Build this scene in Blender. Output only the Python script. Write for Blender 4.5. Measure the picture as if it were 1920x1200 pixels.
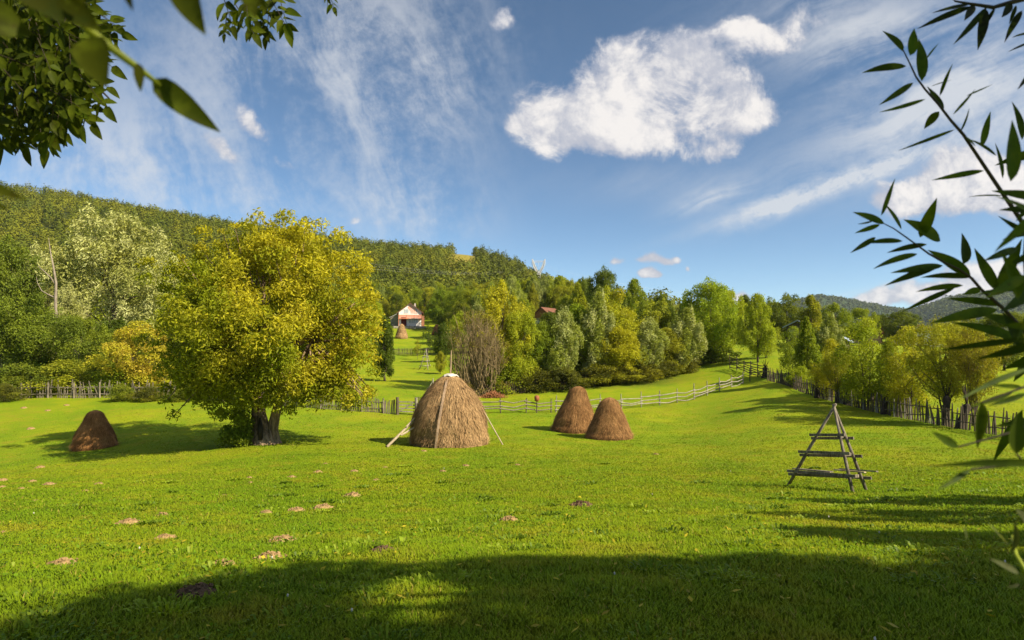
import bpy, math, random
import numpy as np
from mathutils import Vector, Matrix
for o in list(bpy.data.objects): bpy.data.objects.remove(o)
SC = bpy.context.scene
COL = SC.collection
R = math.radians
# ------------------------------------------------------------------ camera
FPX = 22.0/36.0*1920.0
EYE = 1.7
PITCH = math.atan(40/FPX)
cam_d = bpy.data.cameras.new('camera'); cam = bpy.data.objects.new('camera', cam_d); COL.objects.link(cam)
cam_d.lens = 22; cam_d.sensor_width = 36; cam_d.clip_start = 0.05; cam_d.clip_end = 20000
cam.location = (0, 0, EYE); cam.rotation_euler = (R(90)+PITCH, 0, 0)
cam_d.dof.use_dof = True; cam_d.dof.focus_distance = 28; cam_d.dof.aperture_fstop = 5.6
SC.camera = cam
# ------------------------------------------------------------------ sun, sky, exposure
SUN_EL = R(37); SUN_AZ = math.atan2(0.875, -0.484)     # azimuth clockwise from +Y
TOSUN = np.array([math.sin(SUN_AZ)*math.cos(SUN_EL), math.cos(SUN_AZ)*math.cos(SUN_EL), math.sin(SUN_EL)])
sd = bpy.data.lights.new('sun', 'SUN'); sd.energy = 5.0; sd.angle = R(0.5); sd.color = (1.0, 0.885, 0.67)
so = bpy.data.objects.new('sun', sd); COL.objects.link(so)
so.rotation_euler = Vector(-TOSUN).to_track_quat('-Z', 'Y').to_euler()
SC.view_settings.view_transform = 'Standard'; SC.view_settings.look = 'None'
SC.view_settings.exposure = 1.0; SC.view_settings.gamma = 1
SKY_STRENGTH = 0.074
SC.cycles.max_bounces = 6; SC.cycles.diffuse_bounces = 3; SC.cycles.transmission_bounces = 4
SC.cycles.use_denoising = True
w = bpy.data.worlds.new('World'); SC.world = w; w.use_nodes = True
try: w.cycles.sampling_method = 'MANUAL'; w.cycles.sample_map_resolution = 512
except Exception: pass

class NT:
    """small helper to write node trees"""
    def __init__(s, tree): s.t = tree; s.n = tree.nodes; s.l = tree.links
    def node(s, typ, **kw):
        n = s.n.new(typ)
        for k, v in kw.items(): setattr(n, k, v)
        return n
    def put(s, sock, v):
        if isinstance(v, bpy.types.NodeSocket): s.l.new(v, sock)
        elif v is not None: sock.default_value = v
    def math(s, op, a, b=None, c=None, clamp=False):
        n = s.node('ShaderNodeMath', operation=op, use_clamp=clamp)
        for i, v in enumerate((a, b, c)): s.put(n.inputs[i], v)
        return n.outputs[0]
    def vmath(s, op, a, b=None, out=0):
        n = s.node('ShaderNodeVectorMath', operation=op)
        s.put(n.inputs[0], a)
        if b is not None: s.put(n.inputs[1], b)
        return n.outputs[out]
    def noise(s, vec, scale, detail=4, rough=0.55, lac=2.0, dist=0.0, out='Fac'):
        n = s.node('ShaderNodeTexNoise')
        s.put(n.inputs['Vector'], vec); n.inputs['Scale'].default_value = scale
        n.inputs['Detail'].default_value = detail; n.inputs['Roughness'].default_value = rough
        n.inputs['Lacunarity'].default_value = lac; n.inputs['Distortion'].default_value = dist
        return n.outputs[out]
    def smooth(s, v, a, b, lo=0.0, hi=1.0):
        n = s.node('ShaderNodeMapRange', interpolation_type='SMOOTHSTEP')
        s.put(n.inputs[0], v); n.inputs[1].default_value = a; n.inputs[2].default_value = b
        n.inputs[3].default_value = lo; n.inputs[4].default_value = hi
        return n.outputs[0]
    def mix(s, f, a, b, blend='MIX'):
        n = s.node('ShaderNodeMix', data_type='RGBA', blend_type=blend)
        s.put(n.inputs[0], f)
        for k, v in ((6, a), (7, b)):
            if isinstance(v, tuple) and len(v) == 3: v = (*v, 1)
            s.put(n.inputs[k], v)
        return n.outputs[2]
    def mixsh(s, f, a, b):
        n = s.node('ShaderNodeMixShader'); s.put(n.inputs[0], f); s.l.new(a, n.inputs[1]); s.l.new(b, n.inputs[2])
        return n.outputs[0]

def build_sky():
    T = NT(w.node_tree); T.n.clear()
    out = T.node('ShaderNodeOutputWorld')
    sky = T.node('ShaderNodeTexSky', sky_type='NISHITA'); sky.sun_disc = False
    sky.sun_elevation = SUN_EL; sky.sun_rotation = SUN_AZ; sky.altitude = 800
    sky.air_density = 0.62; sky.dust_density = 0.12; sky.ozone_density = 0.4
    bg = T.node('ShaderNodeBackground'); T.l.new(T.mix(1.0, sky.outputs[0], (.86, 1.02, 1.03), 'MULTIPLY'), bg.inputs[0]); bg.inputs[1].default_value = SKY_STRENGTH
    tc = T.node('ShaderNodeTexCoord')
    sep = T.node('ShaderNodeSeparateXYZ'); T.l.new(tc.outputs['Generated'], sep.inputs[0])
    # direction -> gnomonic chart of the southern sky (one unit = 45 degrees)
    yy = T.math('MAXIMUM', sep.outputs[1], 0.06)
    cx = T.node('ShaderNodeCombineXYZ')
    T.l.new(T.math('DIVIDE', sep.outputs[0], yy), cx.inputs[0]); T.l.new(T.math('DIVIDE', sep.outputs[2], yy), cx.inputs[1])
    uv = cx.outputs[0]
    U = lambda p: (p-960)/1173.3
    V = lambda p: (640-p)/1173.3
    def blob(px, py, sx, sy, amp, rot=0.0, vec=uv):
        d = T.vmath('SUBTRACT', vec, (U(px), V(py), 0))
        if rot:
            vr = T.node('ShaderNodeVectorRotate', rotation_type='Z_AXIS'); T.l.new(d, vr.inputs[0]); vr.inputs['Angle'].default_value = R(rot)
            d = vr.outputs[0]
        d = T.vmath('MULTIPLY', d, (1173.3/sx, 1173.3/sy, 0))
        q = T.vmath('DOT_PRODUCT', d, d, out='Value')
        return T.math('MULTIPLY', T.math('POWER', 0.36788, q), amp)
    def add(lst):
        a = lst[0]
        for b in lst[1:]: a = T.math('ADD', a, b)
        return a
    # --- cumulus
    wob = T.noise(uv, 7.0, 3, 0.6, out='Color')
    uvw = T.vmath('ADD', uv, T.vmath('MULTIPLY', T.vmath('SUBTRACT', wob, (.5, .5, .5)), (0.06, 0.05, 0)))
    cum = add([blob(*b, vec=uvw) for b in [
        (1025, 208, 80, 55, .9), (965, 235, 22, 16, .5), (1050, 260, 60, 38, .55), (1120, 170, 75, 60, .8), (1170, 90, 60, 55, .55), (1200, 235, 110, 55, .85),
        (1260, 150, 95, 70, .85), (1295, 95, 50, 50, .75), (1360, 170, 85, 60, .8), (1420, 215, 65, 32, .8), (1345, 265, 80, 38, .35),
        (1395, 40, 50, 34, .8), (1475, 66, 60, 28, .62), (1530, 25, 70, 40, .6), (1350, 285, 36, 22, .5),
        (942, 26, 26, 26, .75), (1700, 372, 75, 33, 1.1), (1800, 330, 70, 55, 1.2), (1870, 350, 75, 50, 1.1), (1960, 370, 80, 60, 1.0),
        (1196, 489, 17, 8, .85), (1222, 483, 18, 11, 1.0), (1247, 490, 14, 8, .85), (1268, 484, 9, 7, .75), (1200, 517, 16, 9, .95), (1216, 510, 17, 11, 1.15), (1232, 517, 12, 7, .8), (1159, 493, 14, 9, .95), (1288, 502, 9, 8, .8), (1385, 550, 28, 13, 1.0),
        (1650, 562, 60, 14, .7), (1740, 555, 80, 24, .95), (1860, 530, 90, 40, 1.0), (1990, 520, 120, 60, 1.0),
        (470, 228, 46, 24, .78, 48), (412, 270, 50, 20, .66, 30), (545, 303, 46, 15, .52, 20), (665, 415, 14, 9, .4), (705, 420, 14, 9, .42),
        (-420, 300, 300, 80, .7), (2500, 200, 300, 90, .8)]])
    f1 = T.noise(uv, 9.0, 9, 0.62, 2.1, 0.3)
    f2 = T.noise(uv, 30.0, 6, 0.66, 2.1, 0.2)
    f = T.math('ADD', T.math('MULTIPLY', T.math('SUBTRACT', f1, .5), 1.9), T.math('MULTIPLY', T.math('SUBTRACT', f2, .5), .5))
    dens = T.math('ADD', T.math('MINIMUM', cum, 1.0), T.math('MULTIPLY', f, T.smooth(cum, 0.02, 0.40, 0.0, 1.25)))
    d1 = T.smooth(dens, 0.26, 0.82)
    # --- cirrus: streaks fanned out from a point near the horizon
    def streak(ang, sx, sy, detail=7):
        vr = T.node('ShaderNodeVectorRotate', rotation_type='Z_AXIS'); T.l.new(uvw, vr.inputs[0]); vr.inputs['Angle'].default_value = R(ang)
        return T.noise(T.vmath('MULTIPLY', vr.outputs[0], (sx, sy, 1)), 1.0, detail, 0.62, 2.1, 0.4)
    s1 = streak(-112, 2.2, 7.0)         # the tall fan on the left
    s2 = streak(-24, 1.4, 9.0)          # streaks rising to the right
    s3 = T.noise(uv, 34.0, 5, 0.7)      # mackerel flecks
    m1 = add([blob(*b) for b in [(700, 110, 190, 230, .8, 12), (770, 330, 90, 150, .6), (330, 240, 330, 130, .75), (800, 410, 110, 60, .75), (130, 330, 250, 80, .8),
                                 (480, 370, 240, 40, .75), (870, 130, 120, 120, .4), (470, 60, 250, 110, .55)]])
    m2 = add([blob(*b) for b in [(1560, 345, 190, 17, 3.0, -19), (1740, 250, 240, 80, .85, -14), (1800, 130, 240, 110, .8), (1330, 372, 70, 18, 1.0, -20), (1620, 40, 240, 80, .65),
                                 (1620, 545, 100, 5, .5, -15), (1470, 390, 100, 16, 1.5, -24), (1250, 340, 200, 40, .25)]])
    c1 = T.math('MULTIPLY', m1, T.smooth(T.math('ADD', T.math('MULTIPLY', s1, .75), T.math('MULTIPLY', s3, .25)), 0.38, 0.64))
    c2 = T.math('MULTIPLY', m2, T.smooth(T.math('ADD', T.math('MULTIPLY', s2, .85), T.math('MULTIPLY', s3, .15)), 0.33, 0.60))
    veil = T.math('MULTIPLY', T.smooth(sep.outputs[2], -0.02, 0.22, 0.05, 0.0), 1.0)
    d2 = T.math('MINIMUM', T.math('ADD', T.math('ADD', T.math('MULTIPLY', c1, .62), T.math('MULTIPLY', c2, .85)), veil), 0.8)
    cir = T.node('ShaderNodeBackground'); cir.inputs[0].default_value = (0.86, 0.88, 0.91, 1); cir.inputs[1].default_value = 0.44
    f1s = T.noise(T.vmath('ADD', uv, (.022, .016, 0)), 9.0, 5, 0.62, 2.1, 0.3)
    sun_relief = T.math('MULTIPLY', T.math('SUBTRACT', f1, f1s), 3.4)  # paints the cloud's sunward side brighter, its far side greyer
    body = T.node('ShaderNodeBackground')
    T.l.new(T.mix(T.smooth(T.math('ADD', dens, T.math('ADD', sun_relief, T.math('MULTIPLY', T.math('SUBTRACT', f2, .5), .5))), .30, 1.55), (0.56, 0.58, 0.66), (1.0, 0.955, 0.92)), body.inputs[0])
    body.inputs[1].default_value = 0.48
    # bright broken cloud added overhead, out of view, to fill the foreground shade
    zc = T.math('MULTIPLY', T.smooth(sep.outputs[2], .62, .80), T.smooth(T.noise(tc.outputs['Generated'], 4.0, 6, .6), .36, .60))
    zen_fill = T.node('ShaderNodeBackground'); zen_fill.inputs[0].default_value = (1, .97, .94, 1); zen_fill.inputs[1].default_value = 0.42
    sh = T.mixsh(d2, bg.outputs[0], cir.outputs[0]); sh = T.mixsh(zc, sh, zen_fill.outputs[0])
    sh = T.mixsh(T.math('MULTIPLY', d1, .97), sh, body.outputs[0])
    T.l.new(sh, out.inputs[0])
build_sky()

# ------------------------------------------------------------------ helpers
_c, _s = math.cos(PITCH), math.sin(PITCH)
def ray(px, py):
    """direction of a photo pixel, scaled so its depth along +Y is 1"""
    x = (np.asarray(px, float)-960)/FPX; u = (600-np.asarray(py, float))/FPX
    y = _c-u*_s; z = _s+u*_c
    return x/y, z/y
def at(px, py, Y):
    rx, rz = ray(px, py)
    return np.array([rx*Y, Y, EYE+rz*Y])
def X_at(px, Y): return (px-960)/FPX*Y      # close enough for a two-degree tilt
def project(P):
    P = np.atleast_2d(P); x = P[:, 0]; y = P[:, 1]; z = P[:, 2]-EYE
    d = y*_c+z*_s; u = -y*_s+z*_c
    d_ = np.where(np.abs(d) < 1e-4, 1e-4, d)
    return 960+x/d_*FPX, 600-u/d_*FPX, d

def tag(o, label=None, cat=None, group=None, kind=None):
    if label: o['label'] = label
    if cat: o['category'] = cat
    if group: o['group'] = group
    if kind: o['kind'] = kind
    return o
def empty(name, loc, rz=0.0, label=None, cat=None, group=None):
    o = bpy.data.objects.new(name, None); COL.objects.link(o)
    o.location = [float(v) for v in loc]; o.rotation_euler = (0, 0, rz); o.empty_display_size = 0.2
    return tag(o, label, cat, group)
def mesh(name, V, polys, mat, parent=None, smooth=False, attrs=None, matidx=None):
    """V (n,3); polys: list of (m,k) int arrays; attrs {name: per-face values}"""
    V = np.asarray(V, np.float32)
    polys = [np.asarray(p, np.int32) for p in polys if len(p)]
    me = bpy.data.meshes.new(name)
    me.vertices.add(len(V)); me.vertices.foreach_set('co', V.ravel())
    loops = np.concatenate([p.ravel() for p in polys])
    cnt = np.concatenate([np.full(len(p), p.shape[1], np.int32) for p in polys])
    start = np.concatenate([[0], np.cumsum(cnt)[:-1]]).astype(np.int32)
    me.loops.add(len(loops)); me.loops.foreach_set('vertex_index', loops)
    me.polygons.add(len(cnt)); me.polygons.foreach_set('loop_start', start)
    try: me.polygons.foreach_set('loop_total', cnt)
    except Exception: pass
    me.polygons.foreach_set('use_smooth', np.full(len(cnt), bool(smooth)))
    mats = mat if isinstance(mat, (list, tuple)) else [mat]
    for m in mats: me.materials.append(m)
    if matidx is not None: me.polygons.foreach_set('material_index', np.asarray(matidx, np.int32))
    for k, a in (attrs or {}).items():
        at_ = me.attributes.new(k, 'FLOAT', 'FACE' if len(a) == len(cnt) else 'POINT')
        at_.data.foreach_set('value', np.asarray(a, np.float32))
    me.update(calc_edges=True); me.validate(clean_customdata=False)
    ob = bpy.data.objects.new(name, me); COL.objects.link(ob)
    if parent: ob.parent = parent
    return ob
class MB:
    """collects tubes, boxes and loose quads into one mesh"""
    def __init__(s): s.V = []; s.Q = []; s.T = []; s.n = 0
    def add(s, V, Q=None, T=None):
        V = np.asarray(V, float)
        if Q is not None and len(Q): s.Q.append(np.asarray(Q, int)+s.n)
        if T is not None and len(T): s.T.append(np.asarray(T, int)+s.n)
        s.V.append(V); s.n += len(V); return s
    def tube(s, pts, rad, seg=6, cap=True, rough=0.0, rng=None):
        P = np.asarray(pts, float); n = len(P); r = np.broadcast_to(np.asarray(rad, float), (n,))
        t = np.gradient(P, axis=0); t /= np.linalg.norm(t, axis=1)[:, None]+1e-9
        ref = np.array([0, 0, 1.0]) if abs(t[:, 2]).mean() < .8 else np.array([1.0, 0, 0])
        a = np.cross(t, ref); a /= np.linalg.norm(a, axis=1)[:, None]+1e-9; b = np.cross(t, a)
        an = np.arange(seg)*2*math.pi/seg
        k = np.ones((n, seg, 1))
        if rough and rng is not None: k = 1+rough*rng.uniform(-1, 1, (n, seg, 1))
        V = P[:, None]+r[:, None, None]*k*(np.cos(an)[None, :, None]*a[:, None]+np.sin(an)[None, :, None]*b[:, None])
        V = V.reshape(-1, 3); i = np.arange(n-1)[:, None]*seg; j = np.arange(seg)[None]; j2 = (j+1) % seg
        Q = np.stack([i+j, i+j2, i+seg+j2, i+seg+j], -1).reshape(-1, 4)
        T = []
        if cap:
            V = np.vstack([V, P[:1], P[-1:]]); c0 = n*seg
            T = [(c0, (q+1) % seg, q) for q in range(seg)]+[(c0+1, (n-1)*seg+q, (n-1)*seg+(q+1) % seg) for q in range(seg)]
        return s.add(V, Q, T)
    def box(s, c, size, rot=None):
        v = np.array([(x, y, z) for x in (-.5, .5) for y in (-.5, .5) for z in (-.5, .5)])*np.asarray(size, float)
        if rot is not None: v = v@np.array(rot).T
        q = [(0, 1, 3, 2), (4, 6, 7, 5), (0, 4, 5, 1), (2, 3, 7, 6), (0, 2, 6, 4), (1, 5, 7, 3)]
        return s.add(v+np.asarray(c, float), q)
    def beam(s, p, q, wd, th, roll=0.0, end=1.0):
        """a squared plank from p to q; th measured near vertical"""
        p = np.asarray(p, float); q = np.asarray(q, float); t = (q-p)/np.linalg.norm(q-p)
        up = np.array([0, 0, 1.0]) if abs(t[2]) < .9 else np.array([0, 1.0, 0])
        a = np.cross(t, up); a /= np.linalg.norm(a); b = np.cross(a, t)
        if roll: a, b = a*math.cos(roll)+b*math.sin(roll), b*math.cos(roll)-a*math.sin(roll)
        V = []
        for e, k in ((p, 1.0), (q, end)):
            for sa, sb in ((-1, -1), (1, -1), (1, 1), (-1, 1)): V.append(e+a*sa*wd/2*k+b*sb*th/2*k)
        return s.add(V, [(0, 1, 5, 4), (1, 2, 6, 5), (2, 3, 7, 6), (3, 0, 4, 7), (3, 2, 1, 0), (4, 5, 6, 7)])
    def build(s, name, mat, parent=None, smooth=False, **kw):
        polys = []
        if s.Q: polys.append(np.concatenate(s.Q))
        if s.T: polys.append(np.concatenate(s.T))
        return mesh(name, np.concatenate(s.V), polys, mat, parent, smooth, **kw)
def copy_tree(o, parent=None):
    c = o.copy(); COL.objects.link(c); c.parent = parent
    for ch in o.children: copy_tree(ch, c)
    return c
def fnoise(x, y, seed=0, octaves=4):
    """cheap smooth value noise for shaping things, about -1..1"""
    x = np.asarray(x, float); y = np.asarray(y, float); out = 0; amp = 1.0; tot = 0
    def h(i, j): 
        v = np.sin(i*127.1+j*311.7+seed*74.7)*43758.5453
        return v-np.floor(v)
    for k in range(octaves):
        f = 2.0**k; xx = x*f; yy = y*f; i = np.floor(xx); j = np.floor(yy); a = xx-i; b = yy-j
        a = a*a*(3-2*a); b = b*b*(3-2*b)
        v = (h(i, j)*(1-a)+h(i+1, j)*a)*(1-b)+(h(i, j+1)*(1-a)+h(i+1, j+1)*a)*b
        out = out+amp*(v*2-1); tot += amp; amp *= .5
    return out/tot

# ------------------------------------------------------------------ terrain: photo points with an estimated depth
CP = [  # px, py, depth of the bare ground
 (960,1200,3.56),(0,1200,3.5),(1920,1190,3.6),(960,999,8),(300,1015,8),(1700,985,8.5),(100,935,15),(1000,914,16),(1545,915,16),(1890,912,14.5),
 (960,870,24),(300,880,26),(1600,868,22),(490,832,34),(840,832,33.5),(1140,822,36.5),(1075,808,40),(182,840,36),(0,845,37),(-150,850,36),
 (100,751,56),(-100,752,56),(330,752,55),(600,768,50),(750,777,49),(900,772,50),(1040,770,52),(1180,765,54),(1300,748,57),(1400,718,62),
 (1370,692,70),(1440,716,58),(1520,745,49),(1640,775,40),(1760,797,33.5),(1900,822,28.5),(2050,860,24),(1300,800,42),(1450,770,42),(1200,780,47),
 (900,745,63),(1040,737,64),(1180,715,69),(1330,686,78),(770,745,58),(760,700,85),(760,666,122),(770,630,158),(768,613,190),
 (840,690,92),(950,660,110),(1010,612,150),(1090,580,220),(1440,660,86),(1850,722,48),(1950,702,70),(1530,645,118),(1725,632,150),(1350,640,120),
 (2200,760,45),(2200,680,120),(1900,640,300),(1500,622,320),(1250,600,330),
 (100,690,85),(300,690,90),(500,690,90),(-150,690,85),(100,600,150),(350,600,160),(-150,600,150),(600,620,150),
 (100,500,330),(350,515,330),(-200,500,320),(600,530,340),(800,545,330),(960,555,330),
 (-300,330,620),(0,358,620),(100,370,620),(200,390,620),(300,408,620),(460,436,630),(600,458,640),(700,472,640),(800,482,650),(870,478,650),(930,492,640),
 (1000,520,600),(1050,545,590),(1110,570,590),(1250,600,600),(1400,615,650),(1700,620,700),(2200,600,700)]
A = np.array(CP, float)
_th = np.arctan((A[:, 0]-960)/FPX); _rz = ray(A[:, 0], A[:, 1])[1]
_rr = A[:, 2]/np.cos(_th); _w = (EYE+_rz*A[:, 2])/_rr
ex = []
for th in np.linspace(-1.0, 1.0, 9):
    for r_ in (1.2, 2.3): ex.append((th, r_, 0.0))
    ex.append((th, 4500, 0.0)); ex.append((th, 1700, 0.012))
for px, py in ((-300,330),(0,358),(200,390),(460,436),(700,472),(870,478),(1000,520),(1110,570)):
    th = math.atan((px-960)/FPX); ex.append((th, 1000/math.cos(th), (ray(px, py)[1])*0.45))
ex = np.array(ex)
_Q = np.concatenate([np.stack([_th*2.2, np.log(_rr)], 1), np.stack([ex[:, 0]*2.2, np.log(ex[:, 1])], 1)])
_W = np.concatenate([_w, ex[:, 2]])
def _ker(d2): return 0.5*d2*np.log(d2+1e-12)
_n = len(_Q); _K = _ker(((_Q[:, None]-_Q[None])**2).sum(-1))+np.eye(_n)*4e-3
_P = np.hstack([np.ones((_n, 1)), _Q])
_sol = np.linalg.solve(np.block([[_K, _P], [_P.T, np.zeros((3, 3))]]), np.concatenate([_W, np.zeros(3)]))
def height(x, y):
    x = np.asarray(x, float); y = np.asarray(y, float); shp = np.broadcast(x, y).shape
    x = np.broadcast_to(x, shp).ravel(); y = np.broadcast_to(y, shp).ravel()
    th = np.arctan2(x, y); r = np.hypot(x, y); tc = np.clip(th, -1.0, 1.0)
    q = np.stack([tc*2.2, np.log(np.clip(r, 1.2, 4500))], 1); w_ = np.empty(len(q))
    for k in range(0, len(q), 4000):
        b = q[k:k+4000]; d2 = ((b[:, None]-_Q[None])**2).sum(-1)
        w_[k:k+4000] = _ker(d2)@_sol[:_n]+_sol[_n]+b@_sol[_n+1:]
    f = np.clip((math.pi-np.abs(th))/(math.pi-1.0), 0, 1); f = f*f*(3-2*f)
    z = w_*r*f*np.clip((r-1.2)/1.5, 0, 1)
    z = z+0.035*fnoise(x*.45, y*.45, 3, 3)*np.clip((r-2)/6, 0, 1)*np.clip(r/15, .5, 2.5)
    return z.reshape(shp) if shp else float(z[0])
def ground(px, py, lo=2.0, hi=400.0):
    """where the line of sight of a photo pixel first meets the terrain"""
    rx, rz = ray(px, py); Y = np.exp(np.linspace(math.log(lo), math.log(hi), 700))
    d = EYE+rz*Y-height(rx*Y, Y); k = np.nonzero(d < 0)[0]
    if len(k) == 0: Yh = hi
    else:
        k = k[0]; Yh = Y[k] if k == 0 else Y[k-1]+(Y[k]-Y[k-1])*d[k-1]/(d[k-1]-d[k])
    return np.array([rx*Yh, Yh, float(height(rx*Yh, Yh))])
def gpt(px, Y):
    x = (px-960)/FPX*Y; return np.array([x, Y, float(height(x, Y))])
# ------------------------------------------------------------------ materials
def new_mat(name):
    m = bpy.data.materials.new(name); m.use_nodes = True; T = NT(m.node_tree); T.n.clear()
    o = T.node('ShaderNodeOutputMaterial'); return m, T, o
def pbsdf(T, col, rough=.8, spec=.2, normal=None):
    p = T.node('ShaderNodeBsdfPrincipled')
    if isinstance(col, tuple) and len(col) == 3: col = (*col, 1)
    T.put(p.inputs['Base Color'], col); T.put(p.inputs['Roughness'], rough); p.inputs['Specular IOR Level'].default_value = spec
    if normal is not None: T.l.new(normal, p.inputs['Normal'])
    return p.outputs[0]
def bump(T, h, dist=.02, strength=.6):
    b = T.node('ShaderNodeBump'); T.l.new(h, b.inputs['Height']); b.inputs['Distance'].default_value = dist; b.inputs['Strength'].default_value = strength
    return b.outputs[0]
def attr(T, name): 
    a = T.node('ShaderNodeAttribute', attribute_name=name); return a.outputs['Fac']
def leaf_mat(name, autumn=(0.48, 0.415, 0.022), trans=0.42, spec=0.15, vlo=.62, vhi=1.38, base=None, spots=0.0):
    """leaf colour = object colour, its clumps turned towards autumn by the object's alpha, every leaf a shade of its own"""
    m, T, o = new_mat(name)
    oi = T.node('ShaderNodeObjectInfo')
    col = (*base, 1) if base else oi.outputs['Color']
    v = attr(T, 'v'); v2 = attr(T, 'v2')
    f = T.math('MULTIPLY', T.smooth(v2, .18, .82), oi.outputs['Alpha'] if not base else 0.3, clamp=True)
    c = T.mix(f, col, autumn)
    k = T.math('MULTIPLY_ADD', v, vhi-vlo, vlo)
    kk = T.node('ShaderNodeCombineXYZ')
    for i in range(3): T.l.new(k, kk.inputs[i])
    c = T.mix(1.0, c, kk.outputs[0], 'MULTIPLY')
    hs = T.node('ShaderNodeHueSaturation'); T.l.new(T.math('MULTIPLY_ADD', v2, .05, .475), hs.inputs['Hue']); hs.inputs['Saturation'].default_value = 1.0; T.l.new(c, hs.inputs['Color']); c = hs.outputs[0]
    if spots:   # insect marks, brown edges and blotches on the leaves one sees close by
        tc = T.node('ShaderNodeTexCoord'); n1 = T.noise(tc.outputs['Object'], 90, 4, .65); n2 = T.noise(tc.outputs['Object'], 28, 5, .6)
        c = T.mix(T.math('MULTIPLY', T.smooth(n1, .60, .68), spots), c, (.035, .022, .008)); c = T.mix(T.math('MULTIPLY', T.smooth(n2, .50, .66), .55), c, (.10, .125, .008)); c = T.mix(T.math('MULTIPLY', T.smooth(n2, .48, .36), .5), c, (.022, .036, .006))
    tr = T.node('ShaderNodeBsdfTranslucent')
    T.l.new(T.mix(1.0, c, (1.25, 1.2, .5), 'MULTIPLY'), tr.inputs[0])
    T.l.new(T.mixsh(trans, pbsdf(T, c, .5, spec), tr.outputs[0]), o.inputs[0])
    return m
def wood_mat(name, c1, c2, scale=6.0, bumpd=.01, stretch=(1, 1, .12)):
    m, T, o = new_mat(name)
    tc = T.node('ShaderNodeTexCoord'); v = T.vmath('MULTIPLY', tc.outputs['Object'], stretch)
    n1 = T.noise(v, scale*4, 6, .65); n2 = T.noise(tc.outputs['Object'], scale*.35, 4, .6)
    c = T.mix(T.smooth(T.math('ADD', T.math('MULTIPLY', n1, .6), T.math('MULTIPLY', n2, .4)), .35, .65), c1, c2)
    T.l.new(pbsdf(T, c, .85, .15, bump(T, n1, bumpd)), o.inputs[0]); return m
def plain_mat(name, c, rough=.7, var=.25, scale=3.0, spec=.2, bumpd=0.0):
    m, T, o = new_mat(name); tc = T.node('ShaderNodeTexCoord')
    n = T.noise(tc.outputs['Object'], scale, 5, .6)
    col = T.mix(T.smooth(n, .3, .7), tuple(v*(1-var) for v in c), tuple(min(1, v*(1+var)) for v in c))
    T.l.new(pbsdf(T, col, rough, spec, bump(T, n, bumpd) if bumpd else None), o.inputs[0]); return m
M = {}
M['leaf'] = leaf_mat('tree_leaves')
M['walnut'] = leaf_mat('walnut_leaves', autumn=(0.49, 0.385, 0.022), trans=.43, spec=.12)
M['silver'] = leaf_mat('silver_leaves', autumn=(0.52, 0.50, 0.22), trans=.32, spec=.25, vlo=.6, vhi=1.4)
M['forest'] = leaf_mat('forest_crowns', autumn=(0.20, 0.175, 0.014), trans=.2, spec=.05, vlo=.86, vhi=1.14)
M['near_willow'] = leaf_mat('willow_leaf', autumn=(0.06, 0.075, 0.004), trans=.45, spec=.06, vlo=.6, vhi=1.5, spots=.5)
M['near_ash'] = leaf_mat('ash_leaf', autumn=(0.06, 0.055, 0.003), trans=.45, spec=.05, vlo=.55, vhi=1.5, spots=.8)
M['bark'] = wood_mat('bark', (.045, .034, .024), (.16, .125, .09), 3, .05, (1, 1, .3))
M['bark_walnut'] = wood_mat('bark_walnut', (.050, .034, .020), (.36, .25, .15), 2.2, .10, (1, 1, .22))
M['bark_dark'] = wood_mat('bark_dark', (.018, .013, .010), (.07, .052, .038), 4, .05, (1, 1, .4))
M['bark_pale'] = wood_mat('bark_pale', (.15, .12, .09), (.30, .25, .19), 3, .02)
M['twig_brown'] = wood_mat('twig_brown', (.14, .10, .05), (.30, .22, .115), 3, .01)
M['twig_green'] = plain_mat('twig_green', (.16, .19, .012), .5)
M['twig_dark'] = plain_mat('twig_dark', (.030, .022, .012), .6)
M['wood_grey'] = wood_mat('weathered_wood', (.13, .115, .085), (.36, .325, .26), 5)
M['wood_fence'] = wood_mat('old_fence_wood', (.085, .07, .05), (.27, .23, .17), 5)
M['wood_dark'] = wood_mat('dark_wood', (.045, .035, .024), (.15, .12, .085), 5)
M['wood_rack'] = wood_mat('rack_wood', (.06, .05, .038), (.26, .22, .17), 6)
M['wood_pale'] = wood_mat('pale_wood', (.30, .23, .15), (.50, .41, .29), 6)
M['plank'] = wood_mat('plank_wood', (.22, .145, .09), (.38, .27, .18), 6)
M['plastic'] = plain_mat('white_sheet', (.50, .46, .40), .6, .1, 4, .4)
M['soil'] = plain_mat('molehill_soil', (.25, .165, .075), .95, .45, 14, .1, .04)
M['soil_dark'] = plain_mat('fresh_soil', (.10, .062, .036), .95, .4, 14, .1, .04)
M['rust'] = plain_mat('rusty_red', (.26, .09, .04), .8, .35, 6)
M['brick_heap'] = plain_mat('dry_bracken', (.30, .13, .06), .9, .4, 5, .1, .05)
M['brown_boards'] = plain_mat('brown_boards', (.24, .11, .06), .7, .2)
M['red_wood'] = plain_mat('red_wood', (.50, .19, .11), .6, .15)
M['orange_wall'] = plain_mat('salmon_wall', (.66, .36, .27), .8, .1, 1.5)
M['white_wall'] = plain_mat('white_wall', (.80, .77, .72), .8, .06, 1.5)
M['roof_red'] = plain_mat('red_roof', (.20, .075, .045), .7, .2, 4)
M['roof_brown'] = plain_mat('brown_roof', (.17, .075, .05), .75, .2, 4)
M['roof_blue'] = plain_mat('blue_grey_roof', (.34, .40, .50), .45, .12, 2, .4)
M['glass'] = plain_mat('window_glass', (.30, .36, .40), .12, .2, 2, .6)
M['door_dark'] = plain_mat('dark_door', (.10, .012, .008), .6)
M['steel'] = plain_mat('galvanised_steel', (.55, .54, .52), .5, .1, 2, .5)
M['rubble'] = plain_mat('stone_base', (.42, .38, .33), .9, .25, 3)
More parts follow.
